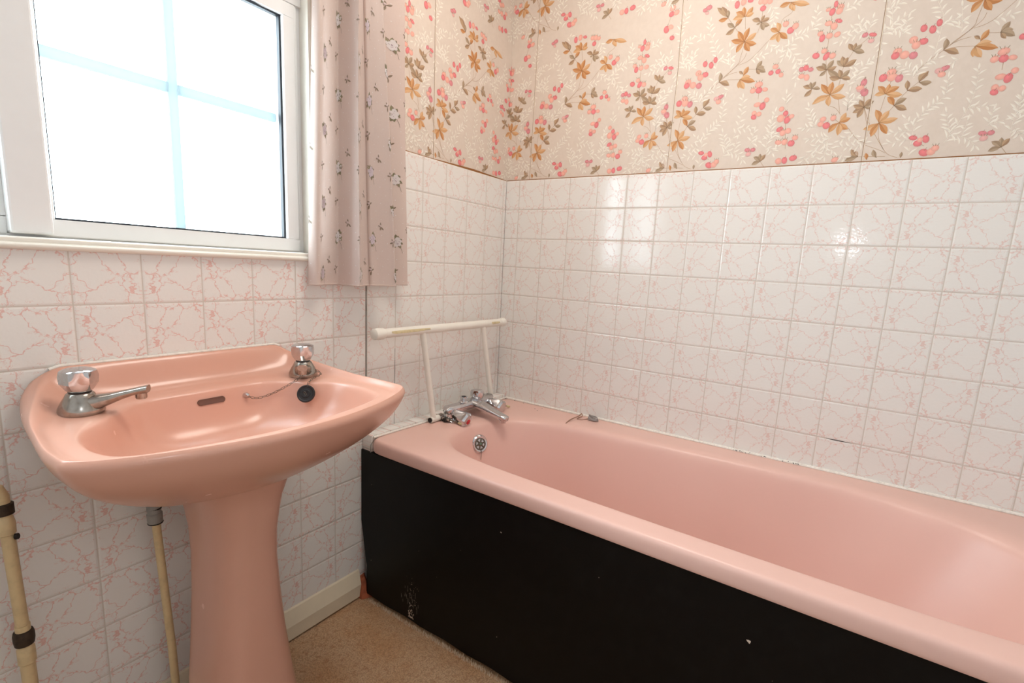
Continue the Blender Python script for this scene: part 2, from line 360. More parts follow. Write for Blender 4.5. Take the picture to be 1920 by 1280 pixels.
WP = {'C':[['O',.19,.351,[[.199,.387],[.169,.383],[.22,.37,'p'],[.152,.361],[.223,.34],[.207,.323],[.17,.325]]],['O',.183,.418,[[.177,.445],[.202,.44],[.157,.435],[.206,.424,'p'],[.15,.416,'p']]],['G',.159,.394,[[.136,.409],[.135,.379],[.177,.414,'o'],[.168,.405]]],['G',.137,.424,[[.102,.458],[.115,.458],[.134,.445],[.11,.422,'o']]],['G',.228,.395,[[.203,.406],[.236,.412],[.251,.401],[.252,.382],[.238,.372],[.216,.391]]],['O',.278,.36,[[.27,.386,'p'],[.254,.373],[.256,.344,'p'],[.28,.333,'p'],[.302,.339]]],['G',.131,.251,[[.133,.277],[.162,.238]]],['O',.189,.25,[[.232,.239],[.218,.255,'p'],[.189,.226,'p'],[.205,.223,'p']]],['O',.197,.259,[[.209,.283]]],['G',.197,.263,[[.184,.273]]],['G',.23,.272,[[.244,.293],[.252,.275],[.257,.26],[.242,.257]]],['O',.299,.431,[[.271,.425],[.311,.407,'p'],[.319,.425],[.346,.416,'p'],[.302,.412,'p']]],['G',.463,.281,[[.45,.301],[.467,.3],[.481,.294],[.489,.273]]],['G',.447,.245,[[.429,.263],[.44,.272],[.454,.268],[.474,.259]]],['G',.408,.243,[[.396,.262],[.422,.266],[.382,.254],[.393,.23],[.431,.249]]],['G',.444,.217,[[.411,.241],[.417,.224],[.437,.24],[.462,.236],[.467,.212]]],['O',.029,.165,[[.01,.186],[.034,.189],[.056,.179],[.065,.159,'p'],[.005,.165,'p']]],['G',.051,.135,[[.034,.158,'o'],[.075,.15],[.079,.122]]],['O',.025,.096,[[.013,.13],[.043,.125,'p'],[.064,.104,'p'],[-.008,.083,'p'],[.012,.063],[.046,.067]]],['G',-.013,.139,[[-.026,.158],[.007,.152],[-.03,.13],[-.025,.113]]],['G',.073,.168,[[.07,.192],[.103,.169]]],['G',.094,.184,[[.094,.205],[.11,.208],[.12,.181]]],['G',.273,.018,[[.27,.04],[.285,.037],[.253,.032],[.25,.01]]],['O',.011,.006,[[.007,.024]]],['G',.032,.01,[[.022,.031]]],['G',.083,.006,[[.084,.021]]],['O',.425,.179,[[.4,.209],[.427,.212],[.455,.203,'p'],[.462,.17,'p'],[.426,.15,'p'],[.402,.165,'p'],[.385,.159,'p']]],['G',.38,.2,[[.357,.209],[.363,.182],[.387,.218],[.374,.218],[.4,.197]]],['O',.456,.106,[[.469,.13,'p'],[.481,.115],[.479,.087],[.457,.073,'p'],[.434,.082]]],['G',.507,.139,[[.496,.157],[.519,.158],[.483,.127],[.496,.115],[.482,.146],[.522,.133]]],['G',.511,.016,[[.493,.035],[.506,.03,'p'],[.482,.006]]]],'B':[[-.033,.468,.009,.008,'R'],[-.031,.484,.01,.008,'P'],[-.018,.47,.009,.008,'P'],[-.045,.427,.009,.011,'R'],[-.032,.432,.009,.007,'P'],[-.025,.4,.008,.007,'R'],[.079,.463,.009,.007,'M'],[.068,.458,.007,.006,'M'],[.075,.449,.006,.005,'N'],[.158,.454,.007,.011,'R'],[.175,.458,.008,.01,'P'],[.193,.457,.008,.005,'R'],[.233,.447,.009,.009,'P'],[.221,.449,.007,.008,'P'],[.245,.444,.007,.007,'P'],[.229,.43,.008,.008,'R'],[.085,.308,.007,.009,'R'],[.114,.315,.006,.009,'R'],[.103,.302,.007,.01,'R'],[.068,.285,.009,.009,'P'],[.089,.278,.009,.008,'R'],[.075,.272,.009,.01,'P'],[.039,.263,.01,.009,'P'],[.055,.253,.01,.01,'P'],[.073,.249,.009,.009,'M'],[.036,.254,.009,.009,'R'],[.243,.229,.011,.009,'P'],[.271,.256,.007,.007,'R'],[.281,.271,.008,.007,'P'],[.289,.257,.007,.007,'R'],[.298,.247,.006,.007,'P'],[.293,.378,.008,.008,'P'],[.307,.359,.009,.009,'R'],[.318,.368,.008,.009,'P'],[.408,.403,.005,.009,'R'],[.392,.393,.006,.005,'P'],[.402,.386,.007,.01,'R'],[.42,.394,.008,.008,'P'],[.418,.385,.008,.009,'P'],[.42,.361,.009,.005,'R'],[.397,.359,.009,.007,'P'],[.411,.35,.008,.01,'P'],[.381,.337,.007,.007,'P'],[.387,.325,.007,.01,'R'],[.403,.328,.008,.008,'P'],[.421,.328,.008,.007,'P'],[.378,.283,.009,.008,'R'],[.396,.292,.007,.007,'P'],[.403,.278,.007,.011,'R'],[.417,.277,.008,.008,'P'],[.484,.315,.007,.006,'M'],[.501,.313,.009,.005,'R'],[.499,.299,.007,.006,'N'],[.348,.254,.007,.007,'M'],[.358,.256,.007,.008,'R'],[.37,.25,.007,.006,'M'],[.35,.236,.008,.007,'P'],[.363,.231,.007,.009,'P'],[.497,.2,.006,.01,'M'],[.018,.205,.009,.01,'R'],[.034,.216,.01,.009,'P'],[.037,.204,.011,.01,'P'],[.052,.199,.008,.01,'M'],[-.022,.199,.007,.01,'M'],[-.027,.183,.009,.007,'N'],[-.018,.176,.009,.009,'M'],[.14,.209,.01,.006,'M'],[.129,.205,.008,.007,'N'],[.136,.196,.008,.007,'P'],[.229,.215,.008,.008,'P'],[.245,.214,.009,.009,'R'],[.261,.214,.008,.006,'P'],[.246,.175,.01,.007,'P'],[.26,.17,.008,.011,'R'],[.269,.185,.007,.007,'P'],[.24,.152,.007,.008,'P'],[.24,.142,.008,.007,'R'],[.253,.149,.007,.007,'P'],[.102,.053,.009,.006,'R'],[.128,.048,.007,.01,'R'],[.113,.039,.009,.008,'R'],[.117,.047,.006,.006,'P'],[.129,.016,.011,.009,'R'],[.143,.017,.009,.009,'P'],[.15,.025,.008,.008,'P'],[.234,.052,.008,.006,'M'],[.249,.052,.007,.006,'M'],[.238,.041,.008,.007,'N'],[.311,.156,.007,.007,'P'],[.323,.143,.007,.008,'R'],[.312,.131,.01,.011,'P'],[.329,.126,.008,.011,'R'],[.339,.134,.007,.006,'P'],[.313,.102,.009,.007,'R'],[.322,.092,.008,.009,'P'],[.335,.096,.008,.008,'P'],[.314,.067,.009,.007,'P'],[.33,.067,.008,.009,'P'],[.347,.062,.009,.009,'R'],[.355,.076,.008,.007,'P'],[.321,.016,.009,.009,'P'],[.336,.017,.007,.01,'R'],[.357,.022,.01,.008,'R'],[.491,.188,.009,.006,'P'],[.503,.173,.008,.008,'M'],[.417,.118,.008,.007,'P'],[.413,.106,.008,.007,'P'],[.427,.101,.009,.009,'R'],[.441,.119,.007,.008,'P'],[.459,.011,.009,.007,'P']],'S':[[(.191,.35),(.184,.312),(.177,.291),(.131,.251),(.113,.238)],[(.199,.32),(.19,.301),(.145,.265)],[(.254,.343),(.212,.301),(.181,.29)],[(.184,.417),(.188,.385)],[(.159,.394),(.188,.355)],[(.142,.262),(.16,.269),(.179,.272)],[(.135,.251),(.158,.254),(.197,.249)],[(.21,.275),(.229,.272)],[(.137,.423),(.158,.396)],[(-.033,.467),(-.045,.427)],[(.229,.425),(.228,.395),(.222,.368)],[(.113,.238),(.088,.214)],[(.28,.361),(.283,.39),(.303,.403),(.31,.417)],[(.463,.279),(.447,.245),(.444,.217),(.442,.199)],[(.408,.243),(.415,.202)],[(.402,.39),(.403,.328),(.403,.276),(.408,.243)],[(.497,.311),(.463,.281)],[(.029,.161),(.023,.117),(.025,.096),(.031,.055),(.053,.019),(.076,.008)],[(.042,.121),(.051,.135),(.073,.166),(.11,.199)],[(-.013,.139),(-.002,.111),(.015,.077),(.044,.03)],[(.273,.018),(.284,.003)],[(.246,.209),(.246,.19)],[(.127,.032),(.116,.039)],[(.038,.202),(.029,.165)],[(-.019,.172),(-.013,.139)],[(.429,.15),(.443,.143),(.456,.126)],[(.479,.09),(.502,.06),(.523,.048)],[(.507,.138),(.517,.103),(.529,.071)],[(.524,.043),(.553,.03),(.569,.021)],[(.511,.015),(.54,.014),(.57,.012)],[(.321,.155),(.334,.048)],[(.445,.169),(.454,.13)],[(.503,.172),(.507,.139)],[(.441,.118),(.456,.106)]],'F':[[(.022,.305),(.014,.364),(-.002,.409),(.008,.436),(.019,.468)],[(.115,.243),(.12,.318),(.112,.347),(.09,.393),(.088,.421)],[(.005,.311),(.023,.318),(.047,.307)],[(-.001,.363),(.015,.368),(.034,.382)],[(-.006,.307),(.02,.328),(.049,.347)],[(.251,.342),(.263,.325),(.278,.316)],[(.121,.309),(.141,.317),(.157,.31)],[(.043,.301),(.05,.335)],[(.212,.301),(.244,.307)],[(.08,.374),(.056,.387)],[(.16,.284),(.152,.341)],[(.118,.466),(.137,.468)],[(.326,.34),(.347,.345),(.365,.36),(.367,.394)],[(.289,.326),(.306,.316),(.326,.342)],[(.306,.316),(.329,.284),(.336,.257),(.337,.225)],[(.428,.379),(.439,.39),(.453,.395)],[(.492,.325),(.464,.336),(.447,.333)],[(.492,.325),(.459,.318),(.428,.31)],[(.491,.325),(.495,.35)],[(.476,.203),(.483,.227),(.493,.242),(.514,.255)],[(.463,.196),(.469,.229),(.471,.243)],[(.306,.316),(.297,.293)],[(.336,.257),(.352,.272)],[(.246,.437),(.261,.41),(.259,.388)],[(.519,.301),(.524,.277)],[(.477,.329),(.468,.352)],[(.099,.01),(.101,.08),(.116,.113),(.137,.132),(.151,.15),(.151,.185)],[(.165,.036),(.174,.055),(.198,.111),(.206,.158),(.205,.195)],[(.174,.055),(.167,.079),(.16,.105)],[(.198,.051),(.202,.082)],[(.241,.069),(.246,.101)],[(.239,.069),(.268,.078)],[(.284,.047),(.285,.097),(.295,.148)],[(.096,.071),(.079,.072),(.059,.069)],[(.082,.195),(.071,.216),(.053,.23)],[(.082,.195),(.097,.224),(.122,.234)],[(.165,.227),(.153,.221)],[(.174,.055),(.207,.043),(.224,.026)],[(.101,.08),(.082,.1)],[(.285,.097),(.302,.088)],[(.094,.051),(.055,.045)],[(.198,.113),(.234,.113)],[(.299,.044),(.312,.054)],[(.403,.1),(.39,.123),(.38,.152)],[(.403,.1),(.39,.1),(.373,.1)],[(.443,.07),(.429,.056),(.41,.048),(.392,.008)],[(.443,.07),(.414,.071),(.391,.071)],[(.429,.056),(.431,.041),(.433,.023)],[(.491,.082),(.479,.067),(.466,.061)],[(.521,.045),(.491,.042),(.469,.044)],[(.47,.135),(.472,.154),(.486,.164)],[(.47,.135),(.47,.159),(.47,.179)],[(.321,.163),(.319,.192)],[(.289,.07),(.291,.098),(.291,.126)],[(.471,.029),(.483,.006)],[(.411,.043),(.415,.01)],[(.428,.059),(.451,.034)],[(.491,.082),(.505,.053),(.52,.05)],[(.29,.061),(.301,.041)],[(.389,.03),(.382,.008)]]}
CHIPS = [(-.53, .40, .003), (-1.098, .385, .005), (-.533, .113, .002), (-.792, .386, .0015), (-.05, .135, .002), (-.05, .38, .0015), (-1.143, .327, .0012), (-.32, .19, .001), (-.40, .30, .001), (-.25, .24, .001)]
OVER = (-.3455, -.1835, .4435); OVER_N = (-.31, -.91, .27)
SLOT = (-1.145, -.1045, .7392); SLOT_N = (0, -.95, .30)
BOSS = (-1.0757, -.1034, .7372); BOSS_N = (-.03, -.95, .31)
CHAIN1 = [(-1.0740, -.1125, .7355), (-1.057, -.115, .7300), (-1.035, -.121, .734), (-1.013, -.138, .748), (-.990, -.165, .772), (-.9865, -.172, .785)]
CHAIN2 = [(-.9865, -.176, .785), (-.955, -.150, .776), (-.930, -.128, .778), (-.925, -.150, .770), (-.958, -.170, .768), (-.972, -.179, .7655), (-.984, -.187, .760), (-.986, -.189, .752)]
PLUG = (-.989, -.189, .7405); PLUG_N = (-.74, -.57, .36)
SPOTS = [(-.054, -.220), (-.069, -.240), (-.029, -.237), (-.016, -.143), (-.008, -.095)]
# ------------------------------------------------------------------ printed pattern painters (flat polygons that belong to the paper / cloth mesh)
def C4(c, k=1.0): return (lin(c[0]) * k, lin(c[1]) * k, lin(c[2]) * k, 1.0)
class Print:
    def __init__(s, g, f, clip=None): s.g = g; s.f = f; s.clip = clip; s.holes = ()
    def poly(s, pts, cols, layer):
        if s.clip:
            if not any(s.clip(*p) for p in pts): return
            if s.holes and any(h[0] - .004 <= p[0] <= h[1] + .004 and h[2] <= p[1] <= h[3] + .004 for p in pts for h in s.holes): return
        vs = [s.f(u, v, layer) for u, v in pts]
        s.g.add(vs, [tuple(range(len(vs)))], 0, cols)
    def leaf(s, b, t, w, c1, c2, layer, bend=0.0):
        b = Vector(b); t = Vector(t); d = t - b; L = d.length
        if L < 1e-5: return
        n = Vector((-d.y, d.x)) / L
        prof = [(0, .02), (.18, .45), (.4, .92), (.6, 1), (.8, .68), (1, 0)]
        for side, c in ((1, c1), (-1, c2)):
            mid = [b + d * q + n * bend * L * math.sin(PI * q) for q, _ in prof]
            out = [m_ + n * side * w * r for m_, (q, r) in zip(mid, prof)]
            P = mid + out[1:-1][::-1]
            if side < 0: P = P[::-1]
            dk = tuple(x * .80 for x in c[:3]) + (1,)
            s.poly([tuple(x) for x in P], [c] * len(P), layer)
        # darker root of the leaf
        P = [b + n * w * .12, b + d * .5 + n * bend * L * .9, b - n * w * .12]
        s.poly([tuple(x) for x in P][::-1], [tuple(x * .62 for x in c2[:3]) + (1,)] * 3, layer + .4)
    def blob(s, x, y, rx, ry, c, layer, rot=0.0, light=1.25):
        n = 10; P = []
        for i in range(n):
            a = 2 * PI * i / n
            px, py = rx * math.cos(a), ry * math.sin(a)
            P.append((x + px * math.cos(rot) - py * math.sin(rot), y + px * math.sin(rot) + py * math.cos(rot)))
        cl = tuple(min(1, q * light) for q in c[:3]) + (1,)
        ce = (x - rx * .2, y + ry * .25)
        for i in range(n): s.poly([ce, P[i], P[(i + 1) % n]], [cl, c, c], layer)
    def stroke(s, pts, w, c, layer):
        for (a, b) in zip(pts, pts[1:]):
            a = Vector(a); b = Vector(b); d = b - a
            if d.length < 1e-6: continue
            n = Vector((-d.y, d.x)).normalized() * w; e = d.normalized() * w * .5
            s.poly([tuple(a - n - e), tuple(b - n + e), tuple(b + n + e), tuple(a + n - e)], [c] * 4, layer)

LO = [((212, 156, 106), (194, 132, 82)), ((218, 166, 118), (202, 142, 92))]
LOP = ((226, 182, 138), (214, 164, 116))
LG = [((186, 162, 136), (166, 142, 116)), ((192, 160, 128), (168, 136, 108))]
LGP = ((206, 182, 160), (194, 166, 142))
BC = {'R': (224, 128, 130), 'P': (234, 172, 156), 'M': (214, 138, 142), 'N': (222, 172, 166)}
def paint_paper(pr, ou, ov, rnd):
    def T(p): return (p[0] + ou, p[1] + ov)
    L = 1.0
    def lay():
        nonlocal L; L += .02; return L
    wh = C4((250, 243, 230)); wh2 = C4((243, 232, 216))
    for F in WP['F']:
        pts = spline([T(p) for p in F], 5, False)
        pr.stroke(pts, .0005, wh2, 1)
        acc = 0; side = 1; tot = sum((Vector(b) - Vector(a)).length for a, b in zip(pts, pts[1:])); run = 0
        for a, b in zip(pts, pts[1:]):
            a = Vector(a); b = Vector(b); d = (b - a); acc += d.length; run += d.length
            if acc > .0048:
                acc = 0; side = -side; dn = d.normalized()
                ang = side * math.radians(rnd.uniform(38, 58)); l = rnd.uniform(.019, .027) * (1 - .3 * run / tot)
                dd = Vector((dn.x * math.cos(ang) - dn.y * math.sin(ang), dn.x * math.sin(ang) + dn.y * math.cos(ang)))
                pr.leaf(a, a + dd * l, .0022, wh, wh2, lay(), -side * .10)
        dn = (Vector(pts[-1]) - Vector(pts[-3])).normalized()
        pr.leaf(pts[-1], Vector(pts[-1]) + dn * .017, .0021, wh, wh2, lay())
    for S in WP['S']:
        pr.stroke(spline([T(p) for p in S], 5, False), .00045, C4((192, 158, 124)), 3)
    L = 4.0
    for kind, cu, cv, leaves in WP['C']:
        c = Vector(T((cu, cv)))
        for q in leaves:
            t = Vector(T(q)); fl_ = q[2] if len(q) > 2 else ''
            if kind == 'O': pal = LOP if fl_ == 'p' else LO[rnd.randrange(2)]
            else: pal = LGP if fl_ == 'p' else (LO[0] if fl_ == 'o' else LG[rnd.randrange(2)])
            ln = (t - c).length
            pr.leaf(c, t, min(.0072, ln * .23), C4(pal[0]), C4(pal[1]), lay() , rnd.uniform(-.10, .10))
    L = 7.0
    for bu, bv, rx, ry, k in WP['B']:
        x, y = T((bu, bv)); c = C4(BC[k]); r0 = rnd.uniform(-.5, .5)
        lay()
        pr.blob(x, y, rx * 1.02, ry * .98, c, L, r0)
        if k in 'RM': pr.stroke([(x, y + ry * .5), (x + rx * .4, y + ry * 1.3)], .0004, C4((150, 128, 100)), L + .01)
        elif rnd.random() < .6:
            for q in (-.5, 0, .5): pr.stroke([(x + q * rx, y + ry * .7), (x + q * rx * 1.6, y + ry * 1.35)], .00045, C4((146, 132, 102)), L + .01)

PAPER = C4((228, 213, 199))
ROLL = .52; REP = .491
def paper(name, f, u0, u1, v0, v1, parent, seams, holes=()):
    """f(u, v, layer) -> world point. u left to right, v up from the tile top"""
    g = G(); rnd = random.Random(7)
    us = [u0] + sorted(q for h in holes for q in h[:2]) + [u1]; vs = [v0] + sorted(q for h in holes for q in h[2:]) + [v1]
    for a, b in zip(us, us[1:]):
        for c, d in zip(vs, vs[1:]):
            if any(h[0] <= a and b <= h[1] and h[2] <= c and d <= h[3] for h in holes): continue
            P = [(a, c), (b, c), (b, d), (a, d)]
            g.add([f(x, y, 0) for x, y in P], [(0, 1, 2, 3)], 0, [PAPER] * 4)
    def clip(u, v): return u0 <= u <= u1 and v0 <= v <= v1 and not any(h[0] <= u <= h[1] and h[2] <= v <= h[3] for h in holes)
    def ff(u, v, l): return f(min(max(u, u0), u1), min(max(v, v0), v1), l)
    pr = Print(g, ff, clip); pr.holes = holes
    for i in range(-8, 8):
        for j in range(-1, 3):
            ou = i * ROLL; ov = j * REP
            if ou + .6 < u0 or ou - .1 > u1 or ov > v1 or ov + REP < v0: continue
            rnd.seed(3)
            paint_paper(pr, ou, ov, rnd)
    for pts in seams:
        pr.stroke(pts, .0007, C4((150, 122, 98)), 12)
        pr.stroke([(a + .0016, b) for a, b in pts], .0009, C4((240, 224, 204)), 12)
    return g.build(name, M_PAPER, parent, smooth=False, weld=False)

# ------------------------------------------------------------------ room shell
RX0, RY0, CZ = -2.45, -1.95, 2.35
# window opening in the back wall
WX0, WX1, WZ0, WZ1 = -2.0, -.835, 1.028, 1.78
g = G()
g.box((RX0 - .2, .008, -.1), (WX0, .26, CZ + .1)); g.box((WX1, .008, -.1), (.2, .26, CZ + .1))
g.box((WX0, .008, -.1), (WX1, .26, WZ0)); g.box((WX0, .008, WZ1), (WX1, .26, CZ + .1))
wall_back = struct(g.build('wall_back', M_WALL, smooth=False))
g = G(); g.box((.008, RY0 - .2, -.1), (.2, .008, CZ + .1)); wall_right = struct(g.build('wall_right', M_WALL, smooth=False))
g = G(); g.box((RX0 - .2, RY0 - .2, -.1), (RX0, .008, CZ + .1)); struct(g.build('wall_left', M_WALL, smooth=False))
g = G(); g.box((RX0, RY0 - .2, -.1), (.008, RY0, CZ + .1)); struct(g.build('wall_front', M_WALL, smooth=False))
g = G(); g.box((RX0, RY0, CZ), (.008, .008, CZ + .1)); struct(g.build('ceiling', M_CEIL, smooth=False))
g = G()
nx, ny = 60, 50
vs = []; fs = []
for i in range(nx + 1):
    for j in range(ny + 1):
        x = RX0 + (0.008 - RX0) * i / nx; y = RY0 + (.008 - RY0) * j / ny
        vs.append((x, y, .0025 * noise.noise(Vector((x * 9, y * 9, 0)))))
for i in range(nx):
    for j in range(ny): fs.append((i * (ny + 1) + j, (i + 1) * (ny + 1) + j, (i + 1) * (ny + 1) + j + 1, i * (ny + 1) + j + 1))
g.add(vs, fs); g.box((RX0, RY0, -.1), (.008, .008, -.006))
floor = struct(g.build('floor', M_CARPET))
# frayed pile along the bath panel
# tile panels stand 8 mm proud of the wallpapered surface
g = G(); g.box((-.667, 0, .02), (0, .0085, Z0)); g.build('tile_panel', M_TB, wall_back, bevel=.0012, smooth=False)
g = G(); g.box((-2.44, 0, .06), (-.6705, .0085, 1.03)); g.build('tile_panel', M_TL, wall_back, bevel=.0012, smooth=False)
g = G(); g.box((WX1 + .005, 0, 1.034), (-.6705, .0085, Z0)); g.build('tile_panel', M_TL, wall_back, bevel=.0012, smooth=False)
g = G(); g.box((0, RY0, .02), (.0085, 0, Z0)); g.build('tile_panel', M_TR, wall_right, bevel=.0012, smooth=False)
# black crack between the two tile areas
g = G(); zz = .45; pts = []
while zz < 1.36:
    pts.append((-.6688 + random.uniform(-.0006, .0006), .0035, zz)); zz += .03
g.tube(pts, [random.uniform(.0015, .003) for _ in pts], 6); g.build('crack', M_MOULD_HOLE, wall_back)
g = G(); zz = .50; pts = []
while zz < .80:
    pts.append((-(.164 + 5) * .108 + random.uniform(-.0005, .0005), .0001, zz)); zz += .03
g.tube(pts, [random.uniform(.0004, .0009) for _ in pts], 6)
g.tube([(0.0004, -(.5631 + 10) * .108 - .02, Z0 - 7 * .108), (.0, -(.5631 + 10) * .108 - .05, Z0 - 7 * .108), (0.0004, -(.5631 + 10) * .108 - .09, Z0 - 7 * .108)], [.0004, .0014, .0003], 6)
g.build('crack', M_MOULD_HOLE, wall_back)
def paper_right(u, v, l): return (.0062 - l * .00006, -.62 - u, Z0 + v)
def paper_back(u, v, l): return (-.40 + u, .0062 - l * .00006, Z0 + v)
paper('wallpaper', paper_right, -.6262, 1.33, -.004, .985, wall_right,
      [[(-.52, 0), (-.513, .98)], [(0, 0), (.004, .3), (-.012, .98)], [(.52, 0), (.52, .25), (.512, .98)]])
paper('wallpaper', paper_back, -2.05, .4062, -.004, .985, wall_back, [[(0, -.003), (-.004, .3), (-.012, .98)]],
      holes=[(WX0 + .4, WX1 + .4, -.004, WZ1 - Z0)])
# bare wood edge above the tiles
g = G()
g.add([(-.62, -.0002, Z0 + .0015), (-.40, -.0002, Z0 + .0015), (-.36, -.0002, Z0 + .0035), (-.2, -.0002, Z0 + .0075), (-.05, -.0002, Z0 + .0025), (0, -.0002, Z0 + .0015),
       (-.62, -.0002, Z0 - .0005), (-.40, -.0002, Z0 - .0005), (-.36, -.0002, Z0 - .0005), (-.2, -.0002, Z0 - .0005), (-.05, -.0002, Z0 - .0005), (0, -.0002, Z0 - .0005)],
      [(i, i + 6, i + 7, i + 1) for i in range(5)])
g2 = G()
prof = [(-.66, .002), (-.40, .002), (-.36, .0035), (-.2, .0075), (-.05, .003), (0, .002)]
R = [[(x, .0005, Z0 - .0004), (x, .0075, Z0 - .0004), (x, .0075, Z0 + h), (x, .002, Z0 + h)] for x, h in prof]
g2.rings(R); g2.box((.0008, RY0, Z0 - .0004), (.0075, 0, Z0 + .0022))
struct(g2.build('trim_1', M_BROWN, smooth=False))
# skirting board
g = G()
S = [(0.0085, .006), (-.019, .006), (-.020, .046), (-.004, .084), (0.0, .088), (.0085, .088)]
R = [[(x + (0.012 * (1 - z / .09) * -1 if x > -1 else 0), y, z) for y, z in S] for x in (-2.44, -.698)]
g.rings(R); struct(g.build('baseboard_back', M_SKIRT, smooth=False))
g = G(); g.rings([[(-.7095, -.030, 0), (-.680, -.045, 0), (-.677, -.001, 0), (-.7095, -.001, 0)], [(-.699, -.012, .055), (-.690, -.016, .065), (-.677, -.001, .065), (-.697, -.001, .060)]])
struct(g.build('trim_2', M_BRICK))

# ------------------------------------------------------------------ window
YF = .035                                   # inner face of the frame
g = G()
def fr(x0, x1, z0, z1, y0=YF, y1=.10): g.box((x0, y0, z0), (x1, y1, z1))
fr(WX0, WX1, WZ0, 1.052); fr(WX0, WX1, 1.70, WZ1); fr(WX0, -1.95, 1.052, 1.70); fr(-.858, WX1, 1.052, 1.70)
window = struct(g.build('window_1', M_UPVC, bevel=.003, smooth=False))
# reveal lining
g = G(); g.box((WX1 - .006, .0, WZ0 + .012), (WX1 + .004, YF + .01, WZ1)); g.box((WX0, .0, WZ1 - .004), (WX1, YF, WZ1 + .004))
g.build('reveal_lining', M_SILL, window, bevel=.002)
# sash of the big pane: inner beads
g = G()
gx0, gx1, gz0, gz1 = -1.324, -.886, 1.080, 1.590
def bead(x0, x1, z0, z1, w, y0, y1, mi=0):
    g.box((x0 - w, y0, z0 - w), (x1 + w, y1, z0), mi); g.box((x0 - w, y0, z1), (x1 + w, y1, z1 + w), mi)
    g.box((x0 - w, y0, z0), (x0, y1, z1), mi); g.box((x1, y0, z0), (x1 + w, y1, z1), mi)
bead(gx0, gx1, gz0, gz1, .030, YF - .006, .085); g.build('sash_frame', M_UPVC, window, bevel=.002, smooth=False)
g = G(); g.box((-.858, YF - .004, 1.05), (-.850, YF + .02, 1.64)); g.box((-1.37, YF - .008, 1.62), (-.84, .10, 1.71)); g.build('frame_step', M_UPVC, window, bevel=.003)
g = G(); g.box((-1.386, YF - .022, 1.052), (-1.331, .10, 1.70)); g.build('mullion', M_UPVC, window, bevel=.004, smooth=False)
g = G(); bead(gx0 + .0035, gx1 - .0045, gz0 + .0035, gz1 - .004, .006, YF + .004, .05); g.build('gasket', M_GASKET, window)
g = G(); bead(-1.92, -1.416, gz0, gz1, .030, YF - .002, .085); g.build('sash_frame', M_UPVC, window, bevel=.002, smooth=False)
g = G(); g.box((gx0 - .004, .060, gz0 - .004), (gx1 + .004, .064, gz1 + .004)); g.build('pane', M_PANE, window, smooth=False)
g = G(); g.box((-1.93, .060, gz0 - .004), (-1.41, .064, gz1 + .004)); g.build('pane', M_PANE, window, smooth=False)
g = G(); g.box((-1.1165, .068, gz0), (-1.0985, .078, gz1)); g.box((gx0, .068, 1.357), (-1.1165, .078, 1.377)); g.box((-1.0985, .068, 1.357), (gx1, .078, 1.377)); g.build('glazing_bars', M_BAR, window, bevel=.002)
# sill strip with rounded nose
g = G()
S = [(.05, 1.026), (-.004, 1.026), (-.010, 1.0285), (-.012, 1.0325), (-.010, 1.0365), (-.006, 1.0385), (-.0065, 1.044), (-.003, 1.0470), (.05, 1.0475)]
R = [[(x, y, z + (0 if x < -1 else 0)) for y, z in S] for x in (-2.2, -.842)]
g.rings(R); struct(g.build('trim_3', M_SILL, sharp=60))
# ------------------------------------------------------------------ wash basin
BX = -1.162
O8 = [(0, -.001), (-.12, -.001), (-.222, -.001), (-.254, -.022), (-.270, -.10), (-.279, -.22), (-.286, -.335), (-.268, -.392), (-.15, -.447)]
B8 = [(0, -.095), (-.105, -.096), (-.150, -.128), (-.192, -.178), (-.222, -.212), (-.238, -.262), (-.237, -.325), (-.212, -.372), (-.12, -.402)]
def mirror(P, last): return P + [last] + [(-x, y) for x, y in P[:0:-1]]
OO = spline(mirror(O8, (0, -.470)), 6); BB = spline(mirror(B8, (0, -.417)), 6)
OO = [(x, min(y, -.001)) for x, y in OO]
def rimz(x, y):
    return .7735 + .0495 * sm((y + .23) / .23) * (1 - sm((abs(x) - .215) / .075) * .72)
def inx(x, y): return x * (1 - .085 * sm((y + .20) / .20) * sm((abs(x) - .12) / .1))
def shiftx(y): return .012 * sm((y + .35) / .35)
wash = empty('wash_basin', (BX, -.2, 0), 'peach pink glazed wash basin on its pedestal under the window', 'basin')
def RR(fn): return [fn(o, b, i) for i, (o, b) in enumerate(zip(OO, BB))]
def P3(x, y, z): return (BX + x + shiftx(y), y, z)
R = []
CY = -.21
def under(s, z, dy=0, flat=0):
    def fn(o, b, i):
        x, y = o
        yy = CY + (y - CY) * s if y < CY else y + (CY * .0)
        if y >= CY: yy = y * (1 - flat) + CY * flat * .9 * (1 if y > -.02 else y / -.02 * .0 + 1)
        return P3(x * s, min(yy + dy, -.001), z)
    return RR(fn)
R.append(under(.28, .611, .02, .15)); R.append(under(.40, .616, .01, .08)); R.append(under(.54, .636, .004, .04)); R.append(under(.69, .662)); R.append(under(.83, .690)); R.append(under(.92, .714))
R.append(under(.975, .736)); R.append(under(1.000, .753))
def top(t, dz, blend):
    def fn(o, b, i):
        xo = inx(*o); x = xo + (b[0] - xo) * t; y = o[1] + (b[1] - o[1]) * t
        r = rimz(*o); z = r + (.7615 - r) * blend + dz
        return P3(x, min(y, -.001), z)
    return RR(fn)
def edge(k, dz):
    def fn(o, b, i):
        x, y = o; w_ = sm((dz + .012) / .012); return P3((x + (inx(x, y) - x) * w_) * k, min(y * (k if y < -.02 else 1), -.001), rimz(x, y) + dz)
    return RR(fn)
R.append(edge(1.008, -.012)); R.append(edge(1.004, -.004)); R.append(edge(.994, 0.0))
R.append(top(.05, .0004, 0)); R.append(top(.12, -.0006, .08)); R.append(top(.22, 0, .42)); R.append(top(.33, 0, .78)); R.append(top(.46, 0, .96)); R.append(top(.62, 0, 1.0)); R.append(top(.82, 0, 1)); R.append(top(.95, -.0006, 1))
